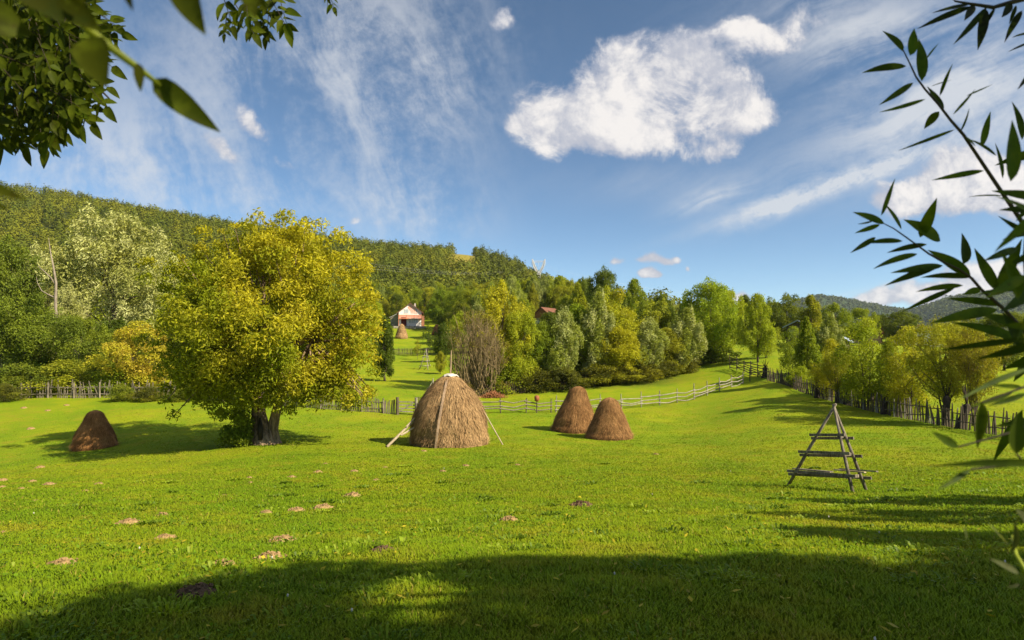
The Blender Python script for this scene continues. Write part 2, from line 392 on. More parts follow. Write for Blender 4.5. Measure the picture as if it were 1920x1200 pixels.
def hay_mat(name, c1, c2):
    m, T, o = new_mat(name); tc = T.node('ShaderNodeTexCoord')
    n1 = T.noise(T.vmath('MULTIPLY', tc.outputs['Object'], (1, 1, .18)), 22, 5, .7); n2 = T.noise(tc.outputs['Object'], 1.6, 4, .6)
    c = T.mix(T.smooth(T.math('ADD', T.math('MULTIPLY', n1, .55), T.math('MULTIPLY', n2, .45)), .32, .68), c1, c2)
    v = attr(T, 'v'); k = T.math('MULTIPLY_ADD', v, .9, .55); kk = T.node('ShaderNodeCombineXYZ')
    for i in range(3): T.l.new(k, kk.inputs[i])
    c = T.mix(1.0, c, kk.outputs[0], 'MULTIPLY')
    T.l.new(pbsdf(T, c, .85, .12), o.inputs[0]); return m
M['hay'] = hay_mat('hay', (.20, .115, .050), (.47, .305, .145))
M['hay_old'] = hay_mat('old_hay', (.135, .062, .022), (.37, .205, .080))
M['hay_brown'] = hay_mat('brown_hay', (.17, .07, .022), (.44, .22, .075))
def ground_mat():
    m, T, o = new_mat('meadow'); tc = T.node('ShaderNodeTexCoord'); P = tc.outputs['Object']
    n1 = T.noise(P, .11, 5, .6); n2 = T.noise(P, .9, 5, .65); n3 = T.noise(P, 14, 4, .7)
    g = T.mix(T.smooth(n1, .36, .64), (.172, .246, .007), (.243, .280, .008))
    g = T.mix(T.math('MULTIPLY', T.smooth(n2, .47, .68), .8), g, (.250, .240, .016))
    g = T.mix(T.math('MULTIPLY', T.smooth(n2, .46, .30), .5), g, (.140, .226, .006))
    g = T.mix(T.math('MULTIPLY', T.smooth(n3, .45, .75), .5), g, (.138, .200, .007))
    n5 = T.noise(P, .33, 3, .5); g = T.mix(T.math('MULTIPLY', T.smooth(n5, .52, .36), .38), g, (.105, .190, .006))
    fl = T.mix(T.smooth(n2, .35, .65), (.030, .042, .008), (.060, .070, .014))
    dry = T.mix(T.smooth(n2, .4, .6), (.19, .17, .02), (.26, .20, .04))
    c = T.mix(attr(T, 'wood'), g, fl); c = T.mix(attr(T, 'dry'), c, dry)
    h = T.math('ADD', T.math('MULTIPLY', n3, .6), T.noise(P, 60, 3, .6))
    T.l.new(pbsdf(T, c, .9, .08, bump(T, h, .05, .7)), o.inputs[0]); return m
M['ground'] = ground_mat()
def grass_mat():
    m, T, o = new_mat('grass_blades'); tc = T.node('ShaderNodeTexCoord'); P = tc.outputs['Object']
    v = attr(T, 'v'); n1 = T.noise(P, .11, 5, .6); n2 = T.noise(P, .9, 5, .65); n4 = T.noise(P, 3.5, 3, .6)
    g = T.mix(T.smooth(n1, .36, .64), (.188, .282, .008), (.268, .320, .009))
    g = T.mix(T.math('MULTIPLY', T.smooth(n2, .47, .68), .85), g, (.290, .285, .016))
    n5 = T.noise(P, .33, 3, .5); g = T.mix(T.math('MULTIPLY', T.smooth(n5, .52, .36), .38), g, (.115, .215, .006))
    g = T.mix(T.math('MULTIPLY', T.smooth(n4, .55, .36), .45), g, (.136, .242, .006))
    g = T.mix(T.smooth(v, .97, .985), g, (.33, .27, .055))
    k = T.math('MULTIPLY_ADD', v, .36, .82); kk = T.node('ShaderNodeCombineXYZ')
    for i in range(3): T.l.new(k, kk.inputs[i])
    g = T.mix(1.0, g, kk.outputs[0], 'MULTIPLY')
    tr = T.node('ShaderNodeBsdfTranslucent'); T.l.new(T.mix(1.0, g, (1.2, 1.15, .5), 'MULTIPLY'), tr.inputs[0])
    ge = T.node('ShaderNodeNewGeometry'); nn = T.vmath('NORMALIZE', T.vmath('ADD', T.vmath('MULTIPLY', ge.outputs['Normal'], (.32, .32, .32)), (0, 0, .9)))
    T.l.new(T.mixsh(.30, pbsdf(T, g, .6, .12, nn), tr.outputs[0]), o.inputs[0]); return m
M['grass'] = grass_mat()
def farhill_mat():
    m, T, o = new_mat('far_forest'); tc = T.node('ShaderNodeTexCoord'); P = tc.outputs['Object']
    n = T.noise(P, .02, 6, .7)
    c = T.mix(T.smooth(n, .35, .65), (.030, .055, .022), (.058, .085, .028))
    T.l.new(pbsdf(T, c, .9, .05), o.inputs[0]); return m
M['far'] = farhill_mat()

# ------------------------------------------------------------------ ground sheet
def build_ground():
    th = np.unique(np.concatenate([np.linspace(-math.pi, -.8, 60), np.linspace(-.8, .8, 260), np.linspace(.8, math.pi, 60)]))[:-1]
    r = np.concatenate([[0.15], np.exp(np.linspace(math.log(.5), math.log(3850), 330))])
    RR, TH = np.meshgrid(r, th, indexing='ij'); X = RR*np.sin(TH); Y = RR*np.cos(TH); Z = height(X, Y)
    global ZMIN; ZMIN = float(Z.min()); print('ZMIN', ZMIN, float(Z.max()))
    n, k = RR.shape; V = np.stack([X, Y, Z], -1).reshape(-1, 3)
    i = np.arange(n-1)[:, None]*k; j = np.arange(k)[None]; j2 = (j+1) % k
    Q = np.stack([i+j, i+k+j, i+k+j2, i+j2], -1).reshape(-1, 4)
    px, py, d = project(V); Rv = RR.ravel()
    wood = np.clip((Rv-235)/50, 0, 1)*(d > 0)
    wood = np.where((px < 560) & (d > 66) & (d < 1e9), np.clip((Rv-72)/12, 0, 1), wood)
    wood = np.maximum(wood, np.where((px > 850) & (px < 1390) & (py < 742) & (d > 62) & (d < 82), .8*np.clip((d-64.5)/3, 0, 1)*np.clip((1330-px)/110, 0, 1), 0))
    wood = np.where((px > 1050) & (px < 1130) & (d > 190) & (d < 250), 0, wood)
    dry = np.where((px > 825) & (px < 925) & (d > 460) & (d < 760), 1.0, 0)
    o = mesh('meadow_ground', V, [Q], M['ground'], smooth=True, attrs={'wood': wood, 'dry': dry})
    tag(o, 'sloping green meadow running up to the wooded hills', 'ground', kind='structure')
build_ground()
def build_far_hills():
    # the long blue ridge beyond the houses
    prof = [(1180,640),(1300,612),(1420,590),(1490,566),(1530,556),(1570,560),(1640,573),(1700,583),(1740,575),(1790,560),(1850,552),(1950,550),(2100,552),(2350,575),(2700,630)]
    px = np.array([p[0] for p in prof], float); py = np.array([p[1] for p in prof], float)
    D = np.interp(px, [1180, 1690, 1760, 2700], [2700, 2600, 2200, 2100])
    xs = np.linspace(1180, 2700, 240); ridge = np.interp(xs, px, py); dep = np.interp(xs, px, D)
    t = np.linspace(-1, 1, 70)
    V = []
    for a in t:
        k = 1-a*a*(.55+.45*abs(a)); Yd = dep+a*900
        X = (xs-960)/FPX*dep; top = EYE+ray(xs, ridge)[1]*dep-8
        Z = -10+(top+10)*k+fnoise(X*.006, Yd*.006, 5, 4)*14*k*(1-k)*3
        V.append(np.stack([X*(Yd/dep), Yd, Z], -1))
    V = np.array(V); n, k = V.shape[:2]
    i = np.arange(n-1)[:, None]*k; j = np.arange(k-1)[None]
    Q = np.stack([i+j, i+j+1, i+k+j+1, i+k+j], -1).reshape(-1, 4)
    o = mesh('far_hills', V.reshape(-1, 3), [Q], M['far'], smooth=True)
    tag(o, 'long blue wooded ridge far behind the houses', 'hills', kind='structure')
    return V
FARV = build_far_hills()
# ------------------------------------------------------------------ foliage
def leaves(rng, clumps, n, L, W, out=.55, up=.28, axis_bias=(0, 0, -.3), shell=.5, v2z=None, grow=None):
    """n rhombic leaves spread through ellipsoid clumps (c(3), r(3)); returns V, Q, v, v2"""
    C = np.asarray(clumps, float); c = C[:, :3]; r = C[:, 3:6]
    wgt = (r[:, 0]*r[:, 2]); wgt = wgt/wgt.sum(); k = rng.choice(len(C), n, p=wgt)
    d = rng.normal(size=(n, 3)); d /= np.linalg.norm(d, axis=1)[:, None]
    d[:, 2] = np.where((d[:, 2] < -.3) & (rng.random(n) < .55), -d[:, 2], d[:, 2])
    rad = (1-shell+shell*rng.random(n)**.5)*rng.uniform(.8, 1.12, n)*np.where(rng.random(n) < .12, rng.uniform(1.0, 1.35, n), 1)
    p = c[k]+d*r[k]*rad[:, None]
    nor = d*out+np.array([0, 0, up])+rng.normal(size=(n, 3))*.5; nor /= np.linalg.norm(nor, axis=1)[:, None]
    ax = rng.normal(size=(n, 3))*.8+np.array(axis_bias)+d*.35; ax -= nor*(ax*nor).sum(1)[:, None]; ax /= np.linalg.norm(ax, axis=1)[:, None]+1e-9
    sd = np.cross(nor, ax); s = rng.uniform(.6, 1.3, n)[:, None]
    l = L*s; w_ = W*s; sag = -nor*l*.12
    V = np.stack([p-ax*l*.5+sag, p+sd*w_*.5-ax*l*.06, p+ax*l*.5+sag, p-sd*w_*.5-ax*l*.06], 1).reshape(-1, 3)
    Q = np.arange(4*n).reshape(n, 4)
    ck = rng.random(len(C)); v2 = np.clip(.75*ck[k]+.25*rng.random(n), 0, 1)
    if v2z is not None: v2 = np.clip(v2z(p, v2), 0, 1)
    return V, Q, rng.random(n), v2
PROFILE = {
 'round': lambda t: np.sqrt(np.clip(1-(2*t-1)**2, 0, 1))**.85,
 'oval':  lambda t: np.clip(np.sin(math.pi*np.clip(t, 0, 1)**.75), 0, 1)**.7,
 'tall':  lambda t: np.clip(np.minimum(1, .5+t*1.7)*(1-t**1.7)**.78, 0, 1),
 'fan':   lambda t: np.clip(.30+.9*t, 0, 1)*np.sqrt(np.clip(1-np.clip((t-.55)/.45, 0, 1)**2.2, 0, 1)),
 'cone':  lambda t: np.clip(np.minimum(1, t*7)*(1-t)**.85, 0, 1),
 'bush':  lambda t: np.sqrt(np.clip(1-t**2.2, 0, 1)),
}
def crown_clumps(rng, H, hb, W, n, shape, rc=.15, lean=(0, 0), zs=1.0):
    pr = PROFILE[shape]; out = []
    for q in range(n*6):
        if len(out) >= n: break
        t = rng.random(); a = rng.random()*2*math.pi
        rr = W/2*max(.03, float(pr(np.array(t)))-rc*.9)*(rng.random()**.42)*rng.uniform(.8, 1.22)
        z = hb+(H-hb)*t*.96; r_ = W*rc*rng.uniform(.5, 1.35)
        p = np.array([rr*math.cos(a)+lean[0]*t, rr*math.sin(a)+lean[1]*t, z])
        if any(np.linalg.norm(p-o[:3]) < .55*r_ for o in out): continue
        out.append(np.array([*p, r_, r_, r_*rng.uniform(.8, 1.15)*zs]))
    for q in range(n//2):      # shoots that break the outline
        t = rng.uniform(.25, 1.0); a = rng.random()*2*math.pi
        rr = W/2*max(.02, float(pr(np.array(t)))*rng.uniform(.85, 1.1)); s = W*rng.uniform(.035, .075)
        out.append(np.array([rr*math.cos(a)+lean[0]*t, rr*math.sin(a)+lean[1]*t, hb+(H-hb)*t*.97, s, s, s*rng.uniform(1.2, 2.4)*zs]))
    return np.array(out)
def limbs(rng, mb, H, hb, clumps, r0, split=.35, nl=14, lean=(0, 0), stems=1):
    top = np.array([lean[0]*.7, lean[1]*.7, hb+(H-hb)*.72])
    for st in range(stems):
        off = np.array([0, 0, 0.]) if stems == 1 else np.array([math.cos(st*2*math.pi/stems), math.sin(st*2*math.pi/stems), 0])*r0*1.2
        tp = top+off*6*(stems > 1)
        ts = np.linspace(0, 1, 8); pts = [off*(1-.2*t)+(tp-off)*t*np.array([t**.4 if t else 0, t**.4 if t else 0, 1]) + rng.normal(size=3)*np.array([1, 1, 0])*r0*.5*(t > 0) for t in ts]
        pts[0] = off-np.array([0, 0, .3]); rad = [r0*(1.35 if t == 0 else 1)*(1-.85*t)/(1 if stems == 1 else 1.5) for t in ts]
        mb.tube(pts, rad, 7)
        idx = rng.choice(len(clumps), min(nl//stems+1, len(clumps)), replace=False)
        for i in idx:
            c = clumps[i, :3]; t = np.clip((c[2]-hb)/(H-hb)*.8+rng.uniform(-.1, .05), .12, .95)*((tp[2]-0)/tp[2])
            k = min(len(ts)-2, int(t*(len(ts)-1))); s0 = np.array(pts[k])+(np.array(pts[k+1])-np.array(pts[k]))*(t*(len(ts)-1)-k)
            mid = s0*.5+c*.5+np.array([0, 0, -.06*np.linalg.norm(c-s0)])+rng.normal(size=3)*.03*H
            mb.tube([s0, s0*.75+mid*.25, mid, c], np.array([.5, .38, .25, .06])*r0*(1-.55*t), 4, cap=False)
PROTO = {}
def proto(key, seed, shape, H=10., hb=1.5, W=6., n=34, nl=6500, L=.30, Wd=.15, mat='leaf', rc=.15, r0=.16, lean=(0, 0), stems=1, bark='bark', limbsn=14, zs=1.0, **kw):
    """one tree kind, its crown and trunk meshes kept for copies"""
    rng = np.random.default_rng(seed); C = crown_clumps(rng, H, hb, W, n, shape, rc, lean, zs)
    V, Q, v, v2 = leaves(rng, C, nl, L, Wd, **kw)
    mb = MB(); limbs(rng, mb, H, hb, C, r0, nl=limbsn, lean=lean, stems=stems)
    cr = mesh('crown', V, [Q], M[mat], attrs={'v': v, 'v2': v2}); tr = mb.build('trunk', M[bark], smooth=True)
    PROTO[key] = (cr.data, tr.data, H, W)
    bpy.data.objects.remove(cr); bpy.data.objects.remove(tr)
for i in range(3):
    proto('round%d' % i, 10+i, 'round', H=10, hb=1.6, W=8, n=64, nl=26000, L=.22, Wd=.13, rc=.14)
    proto('oval%d' % i, 20+i, 'oval', H=10, hb=1.2, W=6, zs=1.3, n=64, nl=24000, L=.21, Wd=.12)
    proto('tall%d' % i, 30+i, 'tall', H=10, hb=.9, W=4.2, n=56, nl=20000, rc=.13, zs=1.9, L=.22, Wd=.12)
for i in range(2):
    proto('silver%d' % i, 40+i, 'oval', H=10, hb=.8, W=5.2, n=56, nl=22000, L=.30, Wd=.09, mat='silver', rc=.125, zs=2.0, lean=(1.1, .3), axis_bias=(.9, 0, .75))
    proto('fan%d' % i, 50+i, 'fan', H=10, hb=2.6, W=9, n=64, nl=18000, L=.26, Wd=.085, rc=.12, stems=5, r0=.17, limbsn=26, axis_bias=(.2, 0, .4), shell=.8)
    proto('light%d' % i, 60+i, 'oval', H=10, hb=.9, W=6.5, n=48, nl=14000, L=.21, Wd=.115, rc=.145, stems=2, r0=.15, limbsn=16)
    proto('bush%d' % i, 70+i, 'bush', H=5, hb=.1, W=6, n=44, nl=9500, L=.24, Wd=.13, rc=.16, r0=.08, stems=4)
    proto('cone%d' % i, 80+i, 'cone', H=12, hb=.6, W=4.5, n=60, nl=6500, L=.36, Wd=.14, rc=.13, r0=.15)
proto('big_silver', 90, 'round', H=20, hb=3, W=15, n=90, nl=26000, L=.52, Wd=.17, mat='silver', rc=.105, r0=.5, axis_bias=(.8, 0, .7))
proto('sapling', 91, 'oval', H=6, hb=1.6, W=2.6, n=18, nl=1700, L=.20, Wd=.12, rc=.2, r0=.05)
def plant(key, px, base, top, wpx, Y, col, autumn, label, name='tree', cat='tree', group=None, bark=None, rng=random.Random(5), px_is_top=False):
    """stand a tree at photo column px, depth Y, tall enough to reach photo row top"""
    cd, td, H0, W0 = PROTO[key]
    g = gpt(px, Y); z_top = EYE+ray(px, top)[1]*Y
    H = max(1.0, z_top-g[2]); Wm = wpx/FPX*Y
    e = empty(name, g, 0, label, cat, group)
    e.rotation_euler[2] = rng.uniform(-.5, .5) if 'silver' in key else rng.uniform(0, 6.28)
    e.scale = (Wm/W0, Wm/W0, H/H0)
    if H/H0 > 1.9 or Wm/W0 > 1.9: print('BIG', label, round(H, 1), round(Wm, 1))
    c = bpy.data.objects.new('crown', cd); COL.objects.link(c); c.parent = e; c.color = (*col, autumn)
    t = bpy.data.objects.new('trunk', td); COL.objects.link(t); t.parent = e
    if bark:
        t.data = td.copy(); t.data.materials[0] = M[bark]
    return e
G_DARK = (.082, .128, .014); G_MID = (.172, .242, .015); G_LIT = (.262, .335, .017); G_YEL = (.350, .365, .019)
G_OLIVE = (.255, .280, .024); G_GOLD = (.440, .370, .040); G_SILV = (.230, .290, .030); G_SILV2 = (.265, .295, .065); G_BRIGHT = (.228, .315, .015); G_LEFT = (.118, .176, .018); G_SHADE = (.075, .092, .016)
TREES = [
 # key, px, base, top, width, depth, colour, autumn, label, name, category, group
 # ---- left wood behind the picket fence
 ('big_silver0', 215, 0, 408, 205, 82, G_SILV2, .9, 'huge pale silvery willow towering over the left bushes, wind-blown', 'willow_tree', 'willow'),
 ('big_silver1', 95, 0, 470, 120, 92, G_SILV2, .8, 'silvery willow behind the bare dead snag on the left', 'willow_tree', 'willow'),
 ('silver0', 105, 0, 545, 75, 74, G_SILV2, .9, 'small pale willow directly below the bare dead snag', 'willow_tree', 'willow'),
 ('round0', 5, 0, 462, 130, 84, G_LEFT, .25, 'tall green tree cut off by the left picture edge', 'tree', 'tree'),
 ('round1', 60, 0, 556, 150, 66, G_LEFT, .25, 'broad green tree at the left above the picket fence', 'tree', 'tree'),
 ('round2', 150, 0, 598, 105, 63, G_LEFT, .3, 'leafy green tree between the far-left tree and the golden shrub', 'tree', 'tree'),
 ('oval0', 215, 0, 600, 110, 74, G_DARK, .1, 'dark shady tree behind the golden shrub', 'tree', 'tree'),
 ('light0', 262, 0, 602, 130, 60, G_GOLD, .45, 'golden-yellow shrubby tree left of the walnut crown', 'tree', 'tree'),
 ('bush0', 235, 0, 690, 120, 61, G_BRIGHT, .2, 'low bright green bush in front of the golden shrubby tree', 'bush', 'bush'),
 ('bush1', 30, 0, 688, 110, 60, G_LEFT, .4, 'olive bush at the foot of the far-left trees', 'bush', 'bush'),
 ('bush0', 130, 0, 680, 120, 60, G_LEFT, .6, 'olive brown bush behind the palest pickets', 'bush', 'bush'),
 ('bush1', 340, 0, 690, 120, 62, G_YEL, .7, 'yellowing bush half hidden under the walnut crown left side', 'bush', 'bush'),
 ('bush0', 470, 0, 690, 130, 64, G_MID, .3, 'green bush behind the walnut trunk', 'bush', 'bush'),
 ('bush1', 590, 0, 680, 130, 66, G_YEL, .6, 'yellow-green bush behind the right half of the walnut crown', 'bush', 'bush'),
 ('round1', 345, 0, 560, 150, 100, G_MID, .4, 'green tree behind the left edge of the walnut crown', 'tree', 'tree'),
 ('round2', 470, 0, 560, 170, 110, G_MID, .3, 'tree hidden behind the middle of the walnut crown', 'tree', 'tree'),
 ('round0', 620, 0, 555, 170, 120, G_LIT, .4, 'tree behind the right half of the walnut crown', 'tree', 'tree'),
 ('tall0', 722, 0, 596, 52, 74, G_DARK, .12, 'tall dark green shrub beside the right edge of the walnut', 'shrub', 'shrub'),
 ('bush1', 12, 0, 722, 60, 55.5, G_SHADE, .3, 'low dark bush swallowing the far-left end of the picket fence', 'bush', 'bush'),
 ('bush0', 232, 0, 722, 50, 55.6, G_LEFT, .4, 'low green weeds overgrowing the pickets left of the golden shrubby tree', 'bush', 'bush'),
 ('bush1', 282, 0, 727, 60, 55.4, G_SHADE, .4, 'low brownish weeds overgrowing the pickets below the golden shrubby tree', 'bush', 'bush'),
 ('bush0', 345, 0, 728, 60, 55, G_LEFT, .5, 'low weeds at the pickets under the walnut crown left edge', 'bush', 'bush'),
 ('bush0', 892, 0, 464, 14, 646, G_DARK, .1, 'lone tiny dark bush on the bare hilltop clearing', 'bush', 'bush'),
 # ---- corridor to the red house
 ('sapling', 803, 0, 606, 24, 118, G_DARK, .1, 'slender dark sapling by the far picket fence', 'sapling', 'tree'),
 ('sapling', 783, 0, 636, 16, 112, G_OLIVE, .4, 'thin brownish sapling in front of the far picket fence', 'sapling', 'tree'),
 ('oval1', 832, 0, 606, 42, 104, G_DARK, .1, 'dark bushy tree left of the bare brown thicket', 'tree', 'tree'),
 ('oval2', 826, 0, 660, 26, 84, G_OLIVE, .5, 'small olive tree above the large haystack pole', 'tree', 'tree'),
 # ---- belt of trees behind the rail fence
 ('oval1', 940, 0, 533, 108, 68, G_YEL, .95, 'tall autumn yellow and orange tree right of the bare brown thicket', 'tree', 'tree'),
 ('round2', 972, 0, 590, 80, 66, G_LIT, .55, 'yellow-green tree touching the orange-topped tree', 'tree', 'tree'),
 ('bush0', 935, 0, 680, 110, 66, G_MID, .45, 'leafy green undergrowth below the orange-topped tree', 'bush', 'bush'),
 ('round0', 1014, 0, 612, 84, 68, G_MID, .2, 'mid green tree below the wooden gabled house', 'tree', 'tree'),
 ('silver0', 1048, 0, 588, 78, 67, G_SILV, .7, 'silvery windblown tree below the right side of the wooden gabled house', 'tree', 'tree'),
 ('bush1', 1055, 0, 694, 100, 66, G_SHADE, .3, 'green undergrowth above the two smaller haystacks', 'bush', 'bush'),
 ('oval2', 1082, 0, 575, 92, 72, G_BRIGHT, .2, 'bright green tree between two silvery windblown trees', 'tree', 'tree'),
 ('silver1', 1108, 0, 556, 80, 70, G_SILV, .85, 'tallest silvery windblown tree of the belt', 'tree', 'tree'),
 ('round1', 1152, 0, 547, 118, 74, G_YEL, .25, 'broad yellow-green tree in the middle of the belt', 'tree', 'tree'),
 ('oval1', 1162, 0, 615, 92, 69, G_YEL, .7, 'small golden tree in front of the broad yellow-green one', 'tree', 'tree'),
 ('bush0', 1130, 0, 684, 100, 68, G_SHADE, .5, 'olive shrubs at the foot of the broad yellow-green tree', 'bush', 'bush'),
 ('silver0', 1206, 0, 605, 80, 70, G_SILV, .7, 'short silvery windblown tree just right of the golden tree', 'tree', 'tree'),
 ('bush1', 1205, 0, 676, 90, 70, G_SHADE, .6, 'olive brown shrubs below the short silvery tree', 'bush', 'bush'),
 ('oval0', 1236, 0, 565, 88, 82, G_SILV, .55, 'silvery olive tree behind the belt', 'tree', 'tree'),
 ('silver1', 1274, 0, 583, 78, 74, G_SILV, .8, 'pale windblown tree next to the big round green tree', 'tree', 'tree'),
 ('oval2', 1250, 0, 618, 84, 73, G_OLIVE, .4, 'olive tree at the lower right end of the belt', 'tree', 'tree'),
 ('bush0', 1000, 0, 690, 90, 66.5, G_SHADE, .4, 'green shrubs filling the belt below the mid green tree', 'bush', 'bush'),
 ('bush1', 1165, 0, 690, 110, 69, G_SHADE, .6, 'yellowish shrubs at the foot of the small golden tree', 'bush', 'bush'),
 ('oval1', 1125, 0, 600, 80, 76, G_MID, .3, 'green tree filling the gap behind the tallest silvery tree', 'tree', 'tree'),
 ('oval2', 1030, 0, 590, 80, 78, G_DARK, .2, 'dark tree filling the gap behind the silvery tree below the wooden house', 'tree', 'tree'),
 ('oval0', 1215, 0, 585, 90, 84, G_MID, .3, 'green tree filling the gap behind the short silvery tree', 'tree', 'tree'),
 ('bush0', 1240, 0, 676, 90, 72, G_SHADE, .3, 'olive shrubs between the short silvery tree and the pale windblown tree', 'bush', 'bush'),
 ('bush1', 880, 0, 690, 70, 66, G_MID, .3, 'green shrub at the left foot of the bare brown thicket', 'bush', 'bush'),
 ('bush0', 1275, 0, 668, 80, 74, G_SHADE, .55, 'olive bush left of the foot of the big round green tree', 'bush', 'bush'),
 ('round0', 1333, 0, 533, 112, 80, G_BRIGHT, .25, 'big round bright green tree near the rail gate', 'tree', 'tree'),
 ('round2', 1362, 0, 545, 70, 84, G_LIT, .45, 'yellower tree fused with the right side of the big round green tree', 'tree', 'tree'),
 ('bush1', 1340, 0, 652, 100, 80, G_DARK, .1, 'dark bush at the foot of the big round green tree', 'bush', 'bush'),
 ('round0', 1135, 0, 510, 72, 116, G_DARK, .2, 'tall dark tree topping the skyline of the belt', 'tree', 'tree'),
 ('oval2', 1190, 0, 527, 56, 112, G_MID, .35, 'green tree next to the tall dark skyline tree', 'tree', 'tree'),
 ('oval1', 1240, 0, 553, 60, 108, G_DARK, .2, 'dark rounded tree behind the pale windblown tree', 'tree', 'tree'),
 ('oval1', 1092, 0, 523, 50, 134, G_DARK, .2, 'narrow dark tree left of the tall dark skyline tree', 'tree', 'tree'),
 ('round1', 1066, 0, 528, 60, 160, G_OLIVE, .4, 'thin-leaved olive tree above the wooden gabled house', 'tree', 'tree'),
 ('oval0', 1290, 0, 564, 50, 120, G_DARK, .15, 'dark tree peeping out left of the big round green tree', 'tree', 'tree'),
 # ---- right
 ('oval2', 1420, 0, 555, 66, 74, G_LIT, .35, 'slim pale-stemmed tree standing at the fence by the rail gate', 'tree', 'tree'),
 ('light1', 1436, 0, 600, 50, 78, G_SILV, .4, 'small pale tree right of the slim tree by the rail gate', 'tree', 'tree'),
 ('light0', 1487, 0, 612, 62, 60, G_MID, .3, 'loose green tree over the lattice of the stake fence', 'tree', 'tree'),
 ('tall1', 1512, 0, 600, 54, 55, G_MID, .35, 'green tree with a dark trunk at the upper stake fence', 'tree', 'tree'),
 ('silver1', 1544, 0, 596, 62, 60, G_SILV, .7, 'silvery yellow tree in front of the blue roofs', 'tree', 'tree'),
 ('light1', 1558, 0, 640, 78, 47, G_YEL, .8, 'low yellow tree on the stake fence behind the drying rack top', 'tree', 'tree'),
 ('fan1', 1570, 0, 660, 70, 45, G_OLIVE, .4, 'bushy pollard right above the drying rack top', 'tree', 'tree'),
 ('light0', 1622, 0, 596, 112, 41.5, G_BRIGHT, .55, 'airy green tree with yellow tips on the stake fence', 'tree', 'tree'),
 ('light1', 1668, 0, 640, 60, 40, G_MID, .25, 'small deep green tree between the two airy yellow-topped trees', 'tree', 'tree'),
 ('light0', 1700, 0, 612, 96, 38, G_YEL, .7, 'yellow-topped tree on a thin forked trunk at the stake fence', 'tree', 'tree'),
 ('fan0', 1768, 0, 606, 150, 34.5, G_OLIVE, .55, 'wide olive pollard willow on a short dark trunk at the stake fence', 'willow_tree', 'willow'),
 ('fan1', 1822, 0, 622, 110, 33, (.19, .175, .025), .6, 'golden olive pollard willow with a leaning trunk at the stake fence', 'willow_tree', 'willow'),
 ('bush0', 1548, 0, 700, 60, 49.2, G_YEL, .5, 'yellowish bush growing through the stake fence left of the drying rack top', 'bush', 'bush'),
 ('bush1', 1606, 0, 706, 66, 44.2, G_LIT, .4, 'bright green bush at the stake fence under the airy green tree', 'bush', 'bush'),
 ('bush0', 1650, 0, 712, 60, 41.6, G_MID, .4, 'green bush hanging over the stakes right of the airy green tree', 'bush', 'bush'),
 ('bush1', 1702, 0, 722, 70, 38.8, G_LIT, .5, 'light bush behind the stakes under the yellow-topped tree', 'bush', 'bush'),
 ('bush0', 1500, 0, 690, 54, 54.0, G_LIT, .3, 'light green bush at the upper end of the stake fence', 'bush', 'bush'),
 ('round1', 1475, 0, 556, 100, 110, G_DARK, .3, 'dark tree above the blue-grey roofs', 'tree', 'tree'),
 ('tall0', 1522, 0, 555, 56, 100, G_OLIVE, .5, 'olive tree breaking the skyline in front of the blue ridge', 'tree', 'tree'),
 ('oval1', 1565, 0, 570, 70, 104, G_MID, .35, 'green tree right above the lower blue roof', 'tree', 'tree'),
 ('round2', 1616, 0, 580, 54, 112, G_MID, .4, 'round tree behind the airy green tree', 'tree', 'tree'),
 ('round0', 1690, 0, 586, 70, 118, G_DARK, .3, 'dark round tree left of the red gable', 'tree', 'tree'),
 ('oval0', 1652, 0, 590, 44, 125, G_DARK, .2, 'dark tree between the two round trees behind the fence', 'tree', 'tree'),
 ('oval2', 1398, 0, 556, 40, 112, G_DARK, .2, 'dark tree in the gap right of the big round green tree', 'tree', 'tree'),
 ('round1', 1445, 0, 565, 50, 118, G_MID, .2, 'green tree behind the slim pale-stemmed tree', 'tree', 'tree'),
 ('round2', 1880, 0, 590, 110, 70, G_DARK, .3, 'dark tree at the right picture edge behind the meadow', 'tree', 'tree'),
 ('round1', 1810, 0, 596, 90, 100, G_OLIVE, .4, 'olive tree behind the pollard willows', 'tree', 'tree'),
 ('round0', 1985, 0, 585, 130, 80, G_MID, .3, 'tree beyond the right picture edge', 'tree', 'tree'),
]
PROTO['big_silver0'] = PROTO['big_silver1'] = PROTO['big_silver']
for (k, px, b, tp, wd, Y, c, a, lab, nm, ct) in TREES: plant(k, px, b, tp, wd, Y, c, a, lab, nm, ct)

